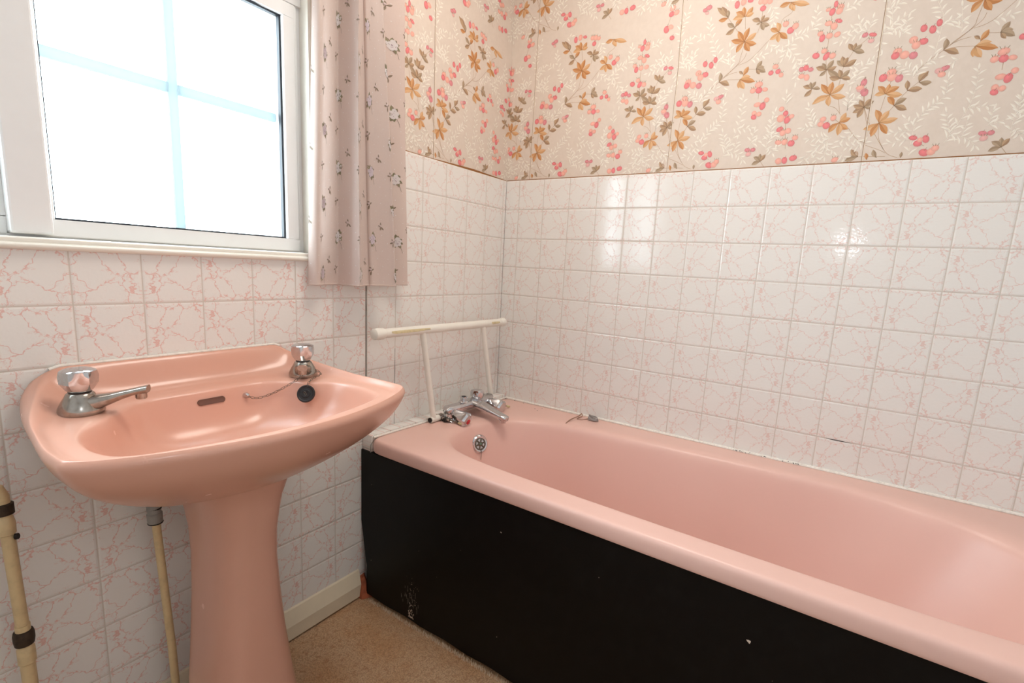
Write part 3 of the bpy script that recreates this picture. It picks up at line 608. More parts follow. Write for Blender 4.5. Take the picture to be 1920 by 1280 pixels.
def bowl(q, z, c=(0, -.275)):
    def fn(o, b, i):
        a = 2 * PI * i / len(OO); e = (c[0] - .05 * math.sin(a), c[1] + .045 * math.cos(a))
        return P3(b[0] + (e[0] - b[0]) * q, b[1] + (e[1] - b[1]) * q, z)
    return RR(fn)
for q, z in ((0, .7595), (.022, .755), (.05, .744), (.10, .722), (.17, .700), (.30, .680), (.5, .667), (.75, .660), (1.0, .658)): R.append(bowl(q, z))
g = G(); g.rings(R); basin = g.build('bowl', M_BASIN, wash, sharp=80, subsurf=1)
# waste fitting
g = G(); g.lathe((BX, -.275, .6575), (0, 0, 1), [(0, .03), (.002, .03), (.003, .026), (.0015, .02), (.0015, 0)]); g.build('waste', M_CHROME, wash)
# overflow slot as a flat plate, its inner shade put into the colour
def slot(c, nx_, half, r, depth, name, mat, par):
    nn = Vector(nx_).normalized(); ux = Vector((1, 0, 0)); uz = nn.cross(ux).normalized(); ux = uz.cross(nn)
    P = []
    for k in range(24):
        a = 2 * PI * k / 24; P.append((half * (1 if math.cos(a) > 0 else -1) + r * math.cos(a), r * math.sin(a)))
    R = []
    for d, s in ((-.0005, 1.02), (.0006, 1.0), (.0008, .94), (.0002, .90)):
        R.append([Vector(c) + nn * d + ux * (x * s) + uz * (y * s) for x, y in P])
    g = G(); g.rings(R, 0, False, True); return g.build(name, mat, par)
# sealant
g = G(); pts = [(BX + shiftx(0) + inx(x, 0), -.0032, rimz(x, 0) + .001) for x in [-.232 + .464 * i / 30 for i in range(31)]]
g.tube(pts, .0032, 8); g.build('sealant', M_SEAL, wash)

def knob_prof(h0, s=1.0):
    return [(h0, .004), (h0, .0165 * s, 0), (h0 + .002, .019 * s, .3), (h0 + .014 * s, .0265 * s, 1), (h0 + .027 * s, .0275 * s, .9), (h0 + .036 * s, .0255 * s, .2), (h0 + .0375 * s, .0235 * s, 0), (h0 + .040 * s, .018 * s), (h0 + .0415 * s, .008 * s), (h0 + .0418 * s, .0001)]
def basin_tap(x, y, z, ang):
    g = G()
    dirn = Vector((math.cos(ang), math.sin(ang), 0)); sd = Vector((-dirn.y, dirn.x, 0)); b = Vector((x, y, z))
    g.lathe(b, (0, 0, 1), [(0, .030), (.003, .0315), (.010, .0305), (.020, .026), (.029, .021), (.034, .0185), (.036, .016)], 32)
    # spout: tapered, rising, with a squared down-turned nozzle
    R = []
    for d, zc, w, hh in ((.0, .016, .020, .013), (.024, .018, .0175, .013), (.042, .0235, .013, .0095), (.060, .030, .0105, .0072), (.075, .0345, .0095, .006), (.079, .0355, .0102, .0062), (.096, .039, .0102, .0065)):
        ring = []
        for k in range(16):
            a = 2 * PI * k / 16; ca, sa = math.cos(a), math.sin(a)
            p_ = .65
            ring.append(b + dirn * d + sd * w * math.copysign(abs(ca) ** p_, ca) + Vector((0, 0, zc + hh * math.copysign(abs(sa) ** p_, sa))))
        R.append(ring)
    g.rings(R)
    R = []
    for zz, w in ((.036, .0085), (.024, .0085), (.022, .0075)):
        R.append([b + dirn * (.085 + w * math.cos(2 * PI * k / 16)) + sd * w * math.sin(2 * PI * k / 16) + Vector((0, 0, zz)) for k in range(16)])
    g.rings(R)
    body = g.build('tap', M_DCHROME, wash, sharp=40)
    g = G(); g.lathe(b, (0, 0, 1), [(.034, .0155), (.041, .0155)], 24); g.build('collar', M_RUBBER, body)
    g = G(); g.lathe(b, (0, 0, 1), knob_prof(.038, .95), 48, 0, 6); g.build('handle', M_CHROME, body, sharp=18)
    return body
basin_tap(-1.352, -.112, .7615, math.radians(-38))
basin_tap(-.945, -.112, .7615, math.radians(-124))
# pedestal
g = G(); R = []
def ped_ring(z, hw, yf, yb, p_=.62):
    ring = []
    for k in range(48):
        a = 2 * PI * k / 48; c_, s_ = math.cos(a), math.sin(a)
        yc = (yf + yb) / 2; hd = (yb - yf) / 2
        pw = p_ if s_ < 0 else .35
        ring.append((BX + .018 + (hw - .011) * math.copysign(abs(c_) ** (pw if s_ < 0 else .4), c_), yc + hd * math.copysign(abs(s_) ** (.95 if s_ < 0 else .4), s_), z))
    return ring
for z, hw, yf, yb in ((.001, .112, -.295, -.09), (.06, .106, -.290, -.09), (.15, .095, -.278, -.09), (.25, .085, -.268, -.09), (.35, .077, -.262, -.09), (.43, .073, -.260, -.088), (.49, .074, -.263, -.085), (.53, .079, -.268, -.082), (.565, .086, -.273, -.08), (.595, .096, -.280, -.078), (.6105, .101, -.284, -.078)):
    R.append(ped_ring(z, hw, yf, yb))
g.rings(R); ped = g.build('basin_pedestal', M_BASIN, sharp=70)
tag(ped, 'peach pink ceramic pedestal column standing on the carpet under the basin', 'pedestal')
# chain and plug
def chain(name, pts, parent, step=.0078, L=.0022, Rr=.0019, r=.00055, mat=None):
    P = spline(pts, 24, False); g = G(); acc = 0; k = 0; last = None
    dist = [0]
    for a, b in zip(P, P[1:]): dist.append(dist[-1] + (Vector(b) - Vector(a)).length)
    n = int(dist[-1] / step); j = 0
    for i in range(n + 1):
        d = i * dist[-1] / n
        while j < len(P) - 2 and dist[j + 1] < d: j += 1
        t = (d - dist[j]) / max(dist[j + 1] - dist[j], 1e-9); a = Vector(P[j]); b = Vector(P[j + 1]); c = a.lerp(b, t); tx = (b - a).normalized()
        base = Vector((-.45, -.75, .45)); base = (base - tx * base.dot(tx)).normalized(); other = tx.cross(base)
        nrm = base if i % 2 else (other * .9 + base * .45)
        g.torus(c, nrm, tx, Rr, r, L)
    return g.build(name, mat or M_DULL, parent, sharp=80)
# ------------------------------------------------------------------ bath
bath = empty('bathtub', (-.35, -.85, 0), 'long pink bath with black side panel along the tiled wall', 'bath')
def bz(x): return .511 + (-x) * .016        # rim top rises slightly towards the room
OUT = []
def corner(cx, cy, r, a0, a1, n=8):
    return [(cx + r * math.cos(math.radians(a0 + (a1 - a0) * i / n)), cy + r * math.sin(math.radians(a0 + (a1 - a0) * i / n))) for i in range(n + 1)]
XF0, XF1, XB, YN, YE = -.690, -.712, -.001, -.044, -1.745
INN = [(-.105, -1.25), (-.110, -.95), (-.122, -.70), (-.138, -.48), (-.160, -.335), (-.215, -.225), (-.30, -.165), (-.385, -.150), (-.465, -.162), (-.535, -.205), (-.582, -.285), (-.606, -.42),
       (-.618, -.62), (-.628, -.90), (-.634, -1.2), (-.632, -1.42), (-.600, -1.56), (-.50, -1.64), (-.36, -1.655), (-.25, -1.62), (-.165, -1.53), (-.125, -1.42)]
INN = [(x + (.013 if i < 6 else 0), y) for i, (x, y) in enumerate(INN)]
INS = spline(INN, 6)
NI = len(INS)
cx, cy = -.36, -.9
# outer outline sampled along rays so that both outlines pair up
def outer_pt(p):
    dx, dy = p[0] - cx, p[1] - cy
    yy = max(min(p[1], cy + .70), cy - .70)
    dy = p[1] - cy
    best = 1e9
    # rounded rectangle by per-axis scaling
    if abs(p[1] - cy) < .46: return ((XB if dx > 0 else XF0 + (XF1 - XF0) * (YN - p[1]) / (YN - YE)), p[1])
    return None
OUTS = [None] * NI
for i, p in enumerate(INS): OUTS[i] = outer_pt(p)
def fill(i0, i1, path):
    """spread points i0..i1 evenly by length along path"""
    n = (i1 - i0) % NI
    L = [0]
    for a, b in zip(path, path[1:]): L.append(L[-1] + math.dist(a, b))
    for k in range(1, n):
        d = L[-1] * k / n; j = 0
        while j < len(L) - 2 and L[j + 1] < d: j += 1
        t = (d - L[j]) / max(L[j + 1] - L[j], 1e-9)
        OUTS[(i0 + k) % NI] = tuple(path[j][q] + (path[j + 1][q] - path[j][q]) * t for q in (0, 1))
idx = [i for i in range(NI) if OUTS[i] is None]
runs = []; i = 0
seq = sorted(idx)
groups = []; cur = [seq[0]]
for a, b in zip(seq, seq[1:]):
    if b == a + 1: cur.append(b)
    else: groups.append(cur); cur = [b]
groups.append(cur)
if groups[0][0] == 0 and groups[-1][-1] == NI - 1 and len(groups) > 1: groups[0] = groups[-1] + groups[0]; groups.pop()
for gr in groups:
    i0 = (gr[0] - 1) % NI; i1 = (gr[-1] + 1) % NI
    A, Bp = OUTS[i0], OUTS[i1]
    near = INS[gr[len(gr) // 2]][1] > cy
    if near: path = [A] + corner(XB - .004, YN - .004, .004, 0, 90) + corner(XF0 + .014, YN - .014, .014, 90, 180) + [Bp]
    else: path = [A] + corner(XF1 + .014, YE + .014, .014, 180, 270) + corner(XB - .004, YE + .004, .004, 270, 360) + [Bp]
    fill(i0, i1, path)
def oring(inset, z):
    R = []
    for (x, y) in OUTS:
        xx = min(x + inset, XB) if x < -.3 else x - inset * .0
        R.append((xx if x < -.3 else x, min(y, YN) - (inset if y > YN - .02 else 0), bz(x) + z))
    return R
R = [oring(.004, -.041), oring(-.001, -.042), oring(-.003, -.036), oring(-.003, -.016), oring(-.001, -.007), oring(.0035, -.0018), oring(.010, 0.0)]
def mid(t, dz): return [(o[0] + (i[0] - o[0]) * t, o[1] + (i[1] - o[1]) * t, bz(o[0] + (i[0] - o[0]) * t) + dz) for o, i in zip(OUTS, INS)]
R += [mid(.35, 0), mid(.7, -.0005), mid(.9, -.0015)]
BOT = (-.355, -.92)
def inn(q, z, kx=1, ky=1):
    out = []
    for x, y in INS:
        dx, dy = x - BOT[0], y - BOT[1]
        L = math.hypot(dx, dy); 
        ax = math.copysign(max(abs(dx) - q * .9, abs(dx) * .2), dx); ay = math.copysign(max(abs(dy) - q * (1.25 if dy > 0 else 2.2), abs(dy) * .3), dy)
        out.append((BOT[0] + ax, BOT[1] + ay, z + (bz(x) - .52 if z > .4 else 0)))
    return out
R += [inn(0.0, .5135), inn(.006, .5085), inn(.011, .498), inn(.016, .478), inn(.028, .42), inn(.045, .34), inn(.062, .26), inn(.082, .19), inn(.105, .152), inn(.14, .135), inn(.18, .130)]
g = G(); g.rings(R, 0, False, True); tub = g.build('tub', M_BATH, bath, sharp=80, subsurf=1)
g = G()
g.tube([(-.0025, -.05 - 1.69 * i / 60, bz(0) + .0022) for i in range(61)], .0048, 8)
g.tube([(-.68 + .676 * i / 30, -.0465, bz(-.68 + .676 * i / 30) + .001) for i in range(31)], .0035, 8)
g.build('sealant', M_SEAL, bath)
g = G()
for k in range(26):
    y = -.92 - .10 * random.random() if k < 18 else -1.06 - .05 * random.random()
    g.lathe((-.0065, y, bz(0) + .003 + random.uniform(-.002, .002)), (-1, 0, .5), [(0, .001), (.0012, random.uniform(.0006, .0015)), (.0016, .0002)], 7)
for q in SPOTS: g.lathe((q[0], q[1], bz(q[0]) - .0004), (0, 0, 1), [(0, .0024), (.0008, .0018), (.0011, 0)], 7)
ms_ = g.build('mould_spots', M_MOULD_HOLE, bath); ms_['kind'] = 'stuff'

# side panel
PX = -.688
panel_y = [(-.0015 - 1.745 * i / 60) for i in range(61)]
g = G()
R = []
for x, z in ((0, .478), (0, .25), (-.004, .08), (-.004, .012), (.006, .012), (.010, .08), (.012, .478)):
    R.append([(PX - .018 * (-(y) / 1.7) + x, y + (0.0 if z > .09 else -.034 * (1 if y > -.02 else 0)), z - (.002 * math.sin(y * 40) if z < .05 else 0)) for y in panel_y])
g.rings(R + [R[0]], 0, False, False, closed=False)
g.add([R[i][0] for i in range(7)], [tuple(range(7))]); 
def pxx(y, z): return PX - .018 * (-y / 1.7) + pl(z, [(.08, -.004), (.25, 0)]) - .0004
def chip(y, z, r, mi=1):
    n = 9; P = []
    for k in range(n):
        a = 2 * PI * k / n; q = r * random.uniform(.4, 1.2)
        P.append((pxx(y, z) - .0003, y + q * math.cos(a), z + q * math.sin(a)))
    g.add(P, [tuple(range(n))], mi)
for y, z, r in CHIPS: 
    for k in range(3 if r > .003 else 1): chip(y + random.uniform(-r, r), z + random.uniform(-r, r), r * random.uniform(.3, .7))
for k in range(60):
    q = random.random() ** 2.0; y = -.215 - .035 * q + .05 * q * random.random() - .02 * random.random(); z = .022 + .13 * q; chip(y, z, random.uniform(.0008, .0026) * (1.2 - q), 1)
for k in range(26):
    y = -.18 - .08 * random.random(); z = .03 + .08 * random.random(); h = random.uniform(.004, .02)
    g.add([(pxx(y, z) - .0002, y, z), (pxx(y, z) - .0002, y + .0006, z), (pxx(y, z) - .0002, y + .0006, z + h), (pxx(y, z) - .0002, y, z + h)], [(0, 1, 2, 3)], 2)
pan = g.build('side_panel', [M_PANEL, M_CHIP, M_SCRATCH], bath, sharp=50); pan['label'] = 'black painted board with pale chips'
# frayed carpet edge along the panel
g = G()
for k in range(2600):
    y = -.05 - 1.5 * random.random(); x = PX - .0055 - .018 * (-y / 1.7) - random.random() * .010; h = random.uniform(.006, .013)
    a = random.uniform(0, PI); w = .0009; dx, dy = math.cos(a) * w, math.sin(a) * w; lx, ly = random.uniform(-.003, .003), random.uniform(-.003, .003)
    g.add([(x - dx, y - dy, -.002), (x + dx, y + dy, -.002), (x + lx, y + ly, h)], [(0, 1, 2)])
fz = g.build('frayed_edge', plain('pale_carpet_fibre', (240, 218, 188), .95, 0, .4, 300, .7), floor)
fz['kind'] = 'stuff'
# tiled ledge between bath and window wall
g = G()
for a, b in ((-.683, -.612), (-.6105, -.504), (-.5025, -.396), (-.3945, -.288), (-.2865, -.180), (-.1785, -.072), (-.0705, -.001)): g.box((a, -.042, .45), (b, -.0003, .527))
struct(g.build('trim_4', M_LEDGE, bevel=.002))
g = G(); g.box((-.6826, -.0405, .452), (-.002, -.0003, .5255)); g.tube([(-.676, -.041, .512), (-.686, -.042, .500), (-.688, -.043, .478)], .0016, 6); struct(g.build('trim_5', M_GREY, smooth=False))

# overflow with its hanging wire
def frame(nv):
    nv = Vector(nv).normalized(); u = Vector((0, 0, 1)).cross(nv).normalized(); return nv, u, nv.cross(u)
oc = Vector(OVER); on, ou_, ow = frame(OVER_N)
g = G(); g.lathe(oc, on, [(-.008, .031), (.001, .032), (.004, .030), (.007, .026), (.006, .0205), (.006, .019)], 40); ovf = g.build('overflow', M_CHROME, bath)
g = G(); g.lathe(oc, on, [(.002, .019), (.0045, .019), (.0045, 0)], 32); g.build('grille_back', M_HOLE, ovf)
g = G()
g.lathe(oc, on, [(.003, .008), (.008, .0085), (.0095, .006), (.0095, 0)], 20)
for k in range(6):
    a = PI / 3 * k + .2; d = ou_ * math.cos(a) + ow * math.sin(a); g.tube([oc + on * .0065 + d * .006, oc + on * .0065 + d * .0195], .0026, 8)
g.lathe(oc, on, [(.004, .0205), (.008, .0205), (.0085, .0175), (.004, .0175)], 32)
g.build('grille', M_DULL, ovf)
g = G(); g.lathe(oc, on, [(.008, .0045), (.011, .004), (.012, 0)], 16); g.build('screw', M_GREEN, ovf)
g = G(); s0 = oc + on * .010 - ow * .012
g.tube([s0, s0 + Vector((0, 0, -.02)) + on * .002, s0 + Vector((0, .003, -.105))], .0009, 6); g.build('wire', M_DULL, ovf)

# bath mixer
mix = empty('bath_mixer_tap', (-.275, -.09, .516), 'chrome bath mixer with red dotted knob on the window end of the pink bath', 'tap')
g = G()
def bar(P, w, h, mi=0, p_=.55):
    R = []
    for i, (x, y, z) in enumerate(P):
        a = Vector(P[max(i - 1, 0)]); b = Vector(P[min(i + 1, len(P) - 1)]); t = (b - a).normalized(); sd = Vector((0, 0, 1)).cross(t)
        sd = sd.normalized() if sd.length > 1e-3 else Vector((1, 0, 0)); up = t.cross(sd)
        R.append([Vector((x, y, z)) + sd * w[i] * math.copysign(abs(math.cos(2 * PI * k / 20)) ** p_, math.cos(2 * PI * k / 20)) + up * h[i] * math.copysign(abs(math.sin(2 * PI * k / 20)) ** p_, math.sin(2 * PI * k / 20)) for k in range(20)])
    g.rings(R)
bar([(-.412, -.088, .550), (-.402, -.088, .554), (-.34, -.088, .553), (-.275, -.09, .556), (-.22, -.088, .553), (-.172, -.088, .555), (-.162, -.088, .552)], [.011, .019, .020, .024, .020, .019, .011], [.009, .0155, .014, .015, .014, .0155, .009])
for x in (-.390, -.182):
    g.lathe((x, -.088, .5155), (0, 0, 1), [(0, .028), (.003, .029), (.006, .026), (.010, .021), (.028, .020), (.042, .018), (.051, .011), (.053, 0)], 32)
g.build('body', M_CHROME, mix, sharp=45)
g = G()
bar([(-.275, -.085, .556), (-.2745, -.115, .557), (-.274, -.15, .549), (-.273, -.185, .539), (-.272, -.215, .530), (-.272, -.236, .5245), (-.272, -.240, .523)], [.030, .026, .0215, .0185, .0165, .0155, .012], [.013, .0125, .0115, .0105, .0105, .011, .008], 0, .6)
g.lathe((-.272, -.224, .530), (0, 0, -1), [(0, .011), (.020, .011), (.020, .008), (.012, .008)], 24)
g.build('spout', M_CHROME, mix, sharp=45)
def mixknob(c, d, name, dot=None):
    g = G(); c = Vector(c); d = Vector(d).normalized()
    g.lathe(c, d, [(-.016, .0155), (.0, .0165), (.002, .0165), (.003, .0185, .2), (.036, .0285, 1), (.046, .0285, .9), (.054, .0225, .3), (.055, .017, 0), (.057, .012), (.057, 0)], 48, 0, 6)
    k = g.build(name, M_CHROME, mix, sharp=18)
    if dot:
        g = G(); g.lathe(c, d, [(.0565, .0095), (.0585, .0090), (.0595, 0)], 24); g.build('dot', dot, k)
    return k
mixknob((-.385, -.106, .541), (0.10, -1, -.32), 'hot_handle', M_RED)
mixknob((-.182, -.104, .541), (0.05, -1, -.26), 'cold_handle')
g = G(); g.lathe((-.246, -.088, .556), (.10, .05, 1), [(0, .013), (.006, .013)] + knob_prof(.005, .92)[1:], 48, 0, 8); g.build('diverter_knob', M_CHROME, mix, sharp=18)
g = G(); g.lathe((-.318, -.086, .558), (0, 0, 1), [(0, .0185), (.010, .018), (.013, .0145), (.014, .0115), (.016, .0125), (.0175, .0115), (.0195, .0125), (.021, .0115), (.023, .0125), (.0245, .0115), (.028, .0122), (.028, .008), (.020, .008), (.020, 0)], 28); g.build('shower_outlet', M_CHROME, mix)

# grab rail clamped behind the taps
rail = empty('grab_rail', (-.38, -.06, .52), 'white tubular grab rail standing on the bath end against the tiles', 'rail')
g = G(); ra, rb = Vector((-.697, -.062, .833)), Vector((-.062, -.062, .829))
g.tube([ra.lerp(rb, .055), ra.lerp(rb, .96)], .0138, 24); g.build('handrail', M_RAIL, rail)
for a, b in ((0, .062), (.953, 1.0)):
    g = G(); dd = (rb - ra).normalized(); L = (rb - ra).length
    o_ = ra + dd * L * a; l = L * (b - a)
    g.lathe(o_, dd, [(0, .004), (.001, .011), (.004, .0160), (l * .5, .0172), (l - .004, .0166), (l, .0138)], 24); g.build('end_cap', M_RAIL, rail)
g = G()
for a, b in ((.09, .34), (.85, .93)):
    p0, p1 = ra.lerp(rb, a), ra.lerp(rb, b); off = Vector((0, -.0112, .0050))
    R = []
    for P, w in ((p0, .3), (p0.lerp(p1, .1), 1), (p0.lerp(p1, .7), .9), (p1, .15)):
        R.append([P + Vector((0, -.0141 * math.cos(t), .0141 * math.sin(t))) for t in (-.15 + .30 * (1 - w), .05, .30, .50 - .1 * (1 - w))])
    g = G(); g.rings(R, 0, False, False, False); g.build('yellowed_streak', M_RAILW, rail)
for top_, bot_ in (((-.503, -.063, .826), (-.447, -.066, .528)), ((-.196, -.063, .824), (-.128, -.066, .530))):
    g = G(); g.tube([top_, Vector(top_).lerp(Vector(bot_), .5), bot_], .0094, 20); g.build('leg', M_RAIL, rail)
g = G(); g.tube([(-.462, -.066, .5290), (-.30, -.066, .5295), (-.115, -.066, .530)], .0104, 20)
g.build('cross_tube', M_RAIL, rail)
g = G(); g.tube([(-.4655, -.066, .5290), (-.462, -.066, .529)], .0080, 16); g.build('tube_hole_shade', M_MOULD_HOLE, rail)  # dark disc painting the shaded inside of the open tube end
for x in (-.416, -.138):
    g = G(); g.lathe((x, -.066, .5290), (1, 0, 0), [(-.008, .0095), (-.008, .0125), (.008, .0125), (.008, .0095)], 24)
    g.tube([(x - .002, -.079, .529), (x - .001, -.11, .527)], .0045, 14)
    cl = g.build('clamp', M_DCHROME, rail)
    g = G(); g.lathe((x - .010, -.092, .5262), (1, -.25, 0), [(0, .0055), (.001, .0068), (.010, .0068), (.011, .006)], 20); g.build('clamp_screw', M_MOULD_HOLE, cl)
    g = G(); g.tube([(x, -.085, .527), (x + .006, -.115, .525), (x + .010, -.142, .522)], .0024, 10); g.build('bolt', M_DULL, cl)
    g = G(); g.tube([(x + .010, -.140, .5222), (x + .0115, -.152, .5212)], .0042, 12); g.build('bolt_tip', M_RAILW, cl)

# bath chain bundled on the far rim
pc = empty('bath_plug_chain', (-.035, -.44, .511), 'coiled grey plug chain lying on the back rim of the bath', 'chain')
g = G()
P = []
for k in range(150):
    t = k / 150; a = t * 2 * PI * 6.5
    P.append((-.034 + .0125 * math.cos(a) * (1 - .3 * t), -.454 + .020 * math.sin(a * 1.03), .5145 + .014 * t + .0014 * math.sin(a * 2.3)))
g.tube(P, .0017, 6); g.build('coil', plain('grey_bead_chain', (176, 172, 170), .4, .3, .5, 500, .5), pc)
g = G(); MCH = plain('tarnished_wire', (170, 130, 108), .45, .2, .4, 300, .6)
P = spline([(-.040, -.437, .516), (-.046, -.425, .5125), (-.058, -.418, .5125), (-.060, -.405, .5125), (-.046, -.402, .514), (-.036, -.412, .520), (-.030, -.405, .527)], 8, False)
g.tube(P, .0019, 8)
P = spline([(-.030, -.405, .527), (-.050, -.403, .521), (-.078, -.398, .519), (-.108, -.394, .515), (-.128, -.392, .506), (-.139, -.391, .484), (-.145, -.390, .466)], 8, False)
g.tube(P, .0019, 8); g.build('loose_end', MCH, pc)

# ------------------------------------------------------------------ pipes
sp = empty('supply_pipe', (-1.235, -.045, .3), 'thin cream painted pipe rising beneath the wash basin beside its pedestal', 'pipe')
g = G(); g.tube([(-1.222, -.05, .0), (-1.226, -.05, .2), (-1.238, -.05, .50)], .0076, 16); g.build('tube', M_PIPE, sp)
g = G(); g.lathe((-1.2385, -.05, .493), (-.03, 0, 1), [(0, .0095), (.001, .0130), (.020, .0135), (.022, .0115), (.030, .0125), (.036, .0120), (.04, .009), (.11, .008)], 24); g.build('connector', M_GREY, sp)
g = G(); g.lathe((-1.2385, -.05, .4915), (0, 0, 1), [(0, .013), (.002, .0137), (.003, .012)], 24); g.build('seal_ring', M_MOULD_HOLE, sp)
g = G(); g.lathe((-1.2385, -.05, .5225), (0, 0, 1), [(0, .0122), (.0015, .0130), (.003, .012)], 24); g.build('seal_ring', M_MOULD_HOLE, sp)
hp = empty('heating_pipe', (-1.445, -.05, .3), 'thick cream painted pipe with brass joints on the wall left of the basin', 'pipe')
g = G(); g.tube([(-1.447, -.05, .570), (-1.4475, -.05, .628), (-1.4515, -.05, .640), (-1.462, -.05, .645), (-1.60, -.05, .645)], .0100, 18); g.tube([(-1.446, -.05, .57), (-1.4425, -.05, .39)], .0090, 18); g.tube([(-1.4425, -.05, .39), (-1.440, -.05, .0)], .0102, 18); g.build('tube', M_PIPE, hp)
g = G(); g.lathe((-1.4472, -.05, .560), (0, 0, 1), [(0, .0095), (.002, .0125), (.02, .013), (.03, .011), (.034, .0095)], 24); g.build('fitting', M_PIPE, hp)
M_NUT = plain('rusty_nut', (70, 56, 44), .6, .4, .6, 150, .5)
g = G(); g.lathe((-1.4475, -.05, .596), (0, 0, 1), [(0, .010), (.001, .0138), (.018, .0138), (.020, .010)], 24); g.build('nut', M_NUT, hp)
g = G(); g.lathe((-1.4425, -.05, .352), (0, 0, 1), [(0, .009), (.001, .0128), (.010, .0142), (.020, .0142), (.026, .0128), (.028, .009)], 24); g.build('nut', M_NUT, hp)
g = G(); g.lathe((-1.4390, -.059, .556), (1, -.6, .1), [(0, .005), (.004, .0052), (.005, .004)], 12); g.build('screw', M_MOULD_HOLE, hp)
g = G(); g.lathe((-1.442, -.05, .315), (0, 0, 1), [(0, .010), (.003, .0122), (.030, .0120), (.034, .010)], 24); g.build('fitting', M_PIPE, hp)

# ------------------------------------------------------------------ curtain
curt = empty('curtain', (-.72, -.08, .965), 'dusty pink curtain with small white roses hanging at the right of the window', 'curtain')
CX0, CX1, CZ0, CZ1 = -.864, -.550, .968, 2.02
SL = .52                                    # width of cloth gathered into the visible part
# fold centreline: (cloth s, x fraction, y)
FOLD = [(0, .0, .016), (.010, .006, .002), (.018, .025, -.010), (.032, .060, -.010), (.060, .12, .004), (.105, .21, .016), (.135, .268, .022), (.142, .282, .020), (.149, .288, .010), (.180, .302, -.028), (.208, .318, -.064), (.214, .326, -.068), (.221, .340, -.062), (.255, .430, -.040), (.290, .515, -.024),
        (.295, .522, -.026), (.300, .530, -.034), (.336, .600, -.044), (.376, .690, -.060), (.392, .728, -.068), (.398, .738, -.064), (.404, .730, -.040), (.422, .716, .010), (.432, .730, .020), (.470, .850, .010), (.496, .940, -.006), (.52, 1.0, -.012)]
FS = [f[0] for f in FOLD]
def fold(s, z):
    t = (z - CZ0) / (CZ1 - CZ0)
    i = max(0, min(len(FOLD) - 2, sum(1 for q in FS if q <= s) - 1))
    p = [FOLD[min(max(i + k, 0), len(FOLD) - 1)] for k in (-1, 0, 1, 2)]
    u = (s - p[1][0]) / (p[2][0] - p[1][0])
    def cr(k): 
        a, b, c, d = (q[k] for q in p); return .5 * (2 * b + (c - a) * u + (2 * a - 5 * b + 4 * c - d) * u * u + (3 * b - a - 3 * c + d) * u ** 3)
    fx, fy = cr(1), cr(2)
    lean = -.030 * t * math.exp(-((fx - .7) / .22) ** 2) * 2.0
    x0 = CX0 + .030 * t; x1 = CX1 - .022 * t
    x = x0 + (x1 - x0) * fx + lean
    y = -.031 + fy * .80 * (1.0 - .25 * t) + .002 * math.sin(z * 7 + s * 20)
    return Vector((x, y, z))
def cpt(s, z, l=0):
    s = min(max(s, 0), SL); z = min(max(z, CZ0), CZ1)
    p = fold(s, z); a = fold(max(s - .002, 0), z); b = fold(min(s + .002, SL), z); t = (b - a); n = Vector((t.y, -t.x, 0)).normalized()
    return p + n * (.0002 + .0001 * l) if l else p
g = G(); NSX, NZ = 150, 40
CB = C4((228, 210, 201)); vs = []; fs = []
for i in range(NSX + 1):
    for j in range(NZ + 1): vs.append(cpt(SL * i / NSX, CZ0 + (CZ1 - CZ0) * j / NZ))
for i in range(NSX):
    for j in range(NZ): fs.append((i * (NZ + 1) + j, (i + 1) * (NZ + 1) + j, (i + 1) * (NZ + 1) + j + 1, i * (NZ + 1) + j + 1))
g.add(vs, fs, 0, CB)
pr = Print(g, lambda u, v, l: cpt(u, v, l), lambda u, v: 0 <= u <= SL and CZ0 <= v <= CZ1)
rnd = random.Random(11)
GRN = (C4((158, 154, 118)), C4((136, 134, 102))); GR2 = (C4((164, 148, 128)), C4((146, 130, 112)))
def sprig(u, v, k, rot):
    L = 3
    for a, ln in ((70, .012), (150, .010), (-60, .013), (-130, .010)):
        a = math.radians(a + rot + rnd.uniform(-14, 14)); pr.leaf((u, v), (u + ln * math.cos(a) * k, v + ln * math.sin(a) * k), .0022, GR2[0], GR2[1], L); L += .1
    pr.blob(u - .002, v + .003, .0032, .0028, C4((222, 202, 200)), 5, 0, 1.08)
def rose(u, v, rot, lilac):
    L = 3
    for a, ln in ((112, .022), (78, .019), (35, .017), (-60, .021), (-95, .022), (-130, .016), (170, .013), (5, .018)):
        a = math.radians(a + rot + rnd.uniform(-12, 12)); pr.leaf((u, v), (u + ln * math.cos(a), v + ln * math.sin(a)), .0048, GRN[rnd.randrange(2)], GR2[rnd.randrange(2)], L); L += .1
    pr.stroke([(u + .004, v - .006), (u + .012, v - .020), (u + .015, v - .031)], .0005, GR2[1], 3)
    base = (236, 228, 226) if not lilac else (224, 210, 216)
    for dx, dy, r in ((0, 0, .0092), (.0075, .003, .006), (-.0075, .002, .006), (.002, .0085, .0062), (-.002, -.0085, .0062), (.006, -.006, .0055), (-.006, -.006, .005)):
        pr.blob(u + dx, v + dy, r, r * .92, C4(base), 5 + L * .01, 0, 1.06)
    for q in range(7):
        a = rnd.uniform(0, 2 * PI); r = rnd.uniform(.002, .008); p = (u + r * math.cos(a), v + r * math.sin(a))
        pr.stroke([p, (p[0] + rnd.uniform(-.003, .003), p[1] + rnd.uniform(-.004, .004))], .0005, C4((176, 150, 160)), 6)
SU, SV = .0865, .174
for i in range(-1, 8):
    for j in range(-1, 8):
        cu = .052 + i * SU; cv = CZ0 + .030 + j * SV + (i % 2) * SV * .55
        rose(cu, cv, (i * 97 + j * 40) % 90 - 45, i % 3 == 0)
        sprig(cu + SU * .42, cv + SV * .20, 1.0, 20); sprig(cu - .010, cv + SV * .52, 1.1, -40)
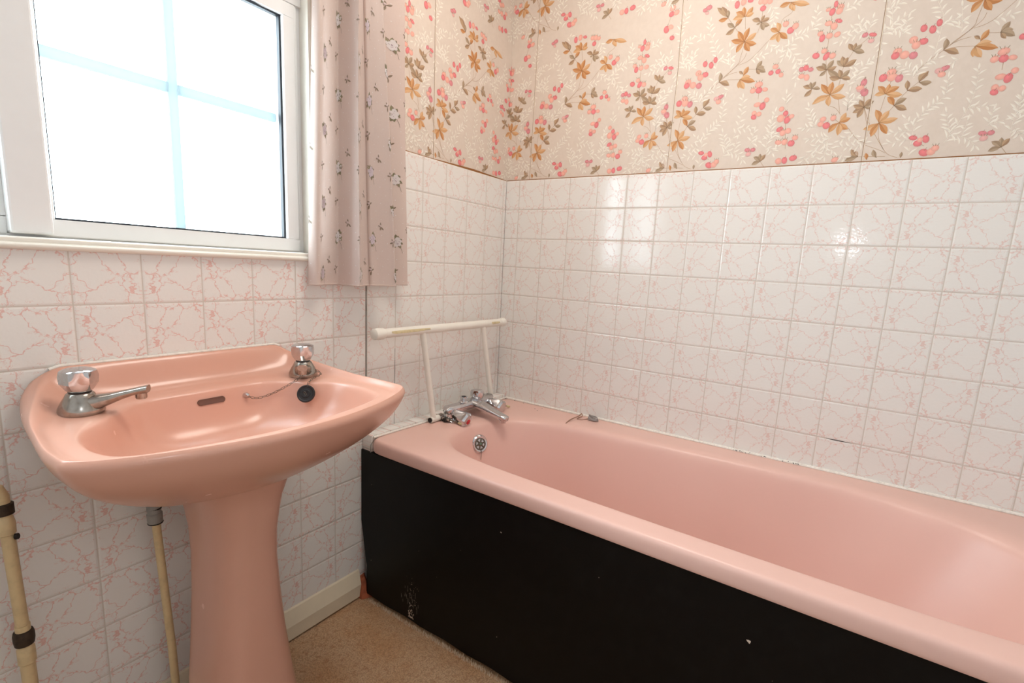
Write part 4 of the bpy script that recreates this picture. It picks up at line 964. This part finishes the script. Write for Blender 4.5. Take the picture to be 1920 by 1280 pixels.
for i in range(0, 30):
    for j in range(0, 60):
        if (i + j) % 2: continue
        pr.blob(.008 + i * .019, CZ0 + .012 + j * .021, .0014, .0014, C4((240, 232, 228)), 2.5, 0, 1)
cl = g.build('cloth', M_CLOTH, curt, weld=False, sharp=85)
g = G(); R = []
P = [cpt(SL * i / 150, CZ0) for i in range(151)]
g.tube([p + Vector((0, 0, .002)) for p in P], .0016, 6); g.build('hem', plain('hem_cloth', (206, 186, 176), .7, 0, .1, 100, .9), curt)
g = G(); g.box((-2.1, -.055, 2.021), (-.53, -.035, 2.045)); 
for x in (-2.0, -1.3, -.6): g.box((x - .01, -.036, 2.025), (x + .01, .003, 2.04))
cr = g.build('curtain_rail', M_UPVC, bevel=.002); tag(cr, 'white curtain rail fixed above the window', 'rail')
# ------------------------------------------------------------------ chain, plug and overflow of the basin
slot(SLOT, SLOT_N, .020, .0062, .004, 'overflow', M_SLOT, wash)
bo = Vector(BOSS)
g = G(); g.lathe(bo, BOSS_N, [(-.002, .0065), (.002, .0065), (.005, .0052), (.008, .0045), (.0105, .0028), (.011, 0)], 24); g.build('chain_boss', M_CHROME, wash)
TR = Vector((-.945, -.112, .7615))
ch = chain('chain', CHAIN1, wash)
ch2 = chain('chain', CHAIN2, wash)
plug_c = Vector(PLUG); pn = Vector(PLUG_N)
g = G(); g.lathe(plug_c, pn, [(-.004, .004), (-.004, .0165), (-.002, .0185), (.002, .0195), (.0045, .0185), (.0050, .0165), (.0035, .0145), (.0035, .0100), (.005, .0085), (.005, .0030), (.0035, 0)], 40); pg = g.build('plug', M_RUBBER, wash)
g = G(); u = pn.cross(Vector((1, 0, 0))).normalized()
g.torus(plug_c + pn * .007 + u * .0, (1, 0, .2), u, .0035, .0006, .001); g.build('plug_ring', M_DULL, pg)
# ------------------------------------------------------------------ added unseen fixture at the warm fill that stands in for bounced flash
cl = empty('added_ceiling_fixture', (-.70, -.62, 2.35), 'round white fixture added on the unseen ceiling at the fill light', 'lamp')
g = G(); g.lathe((-.70, -.62, 2.349), (0, 0, -1), [(0, .10), (.03, .10), (.06, .09)], 40); g.build('added_fixture_body', M_UPVC, cl)
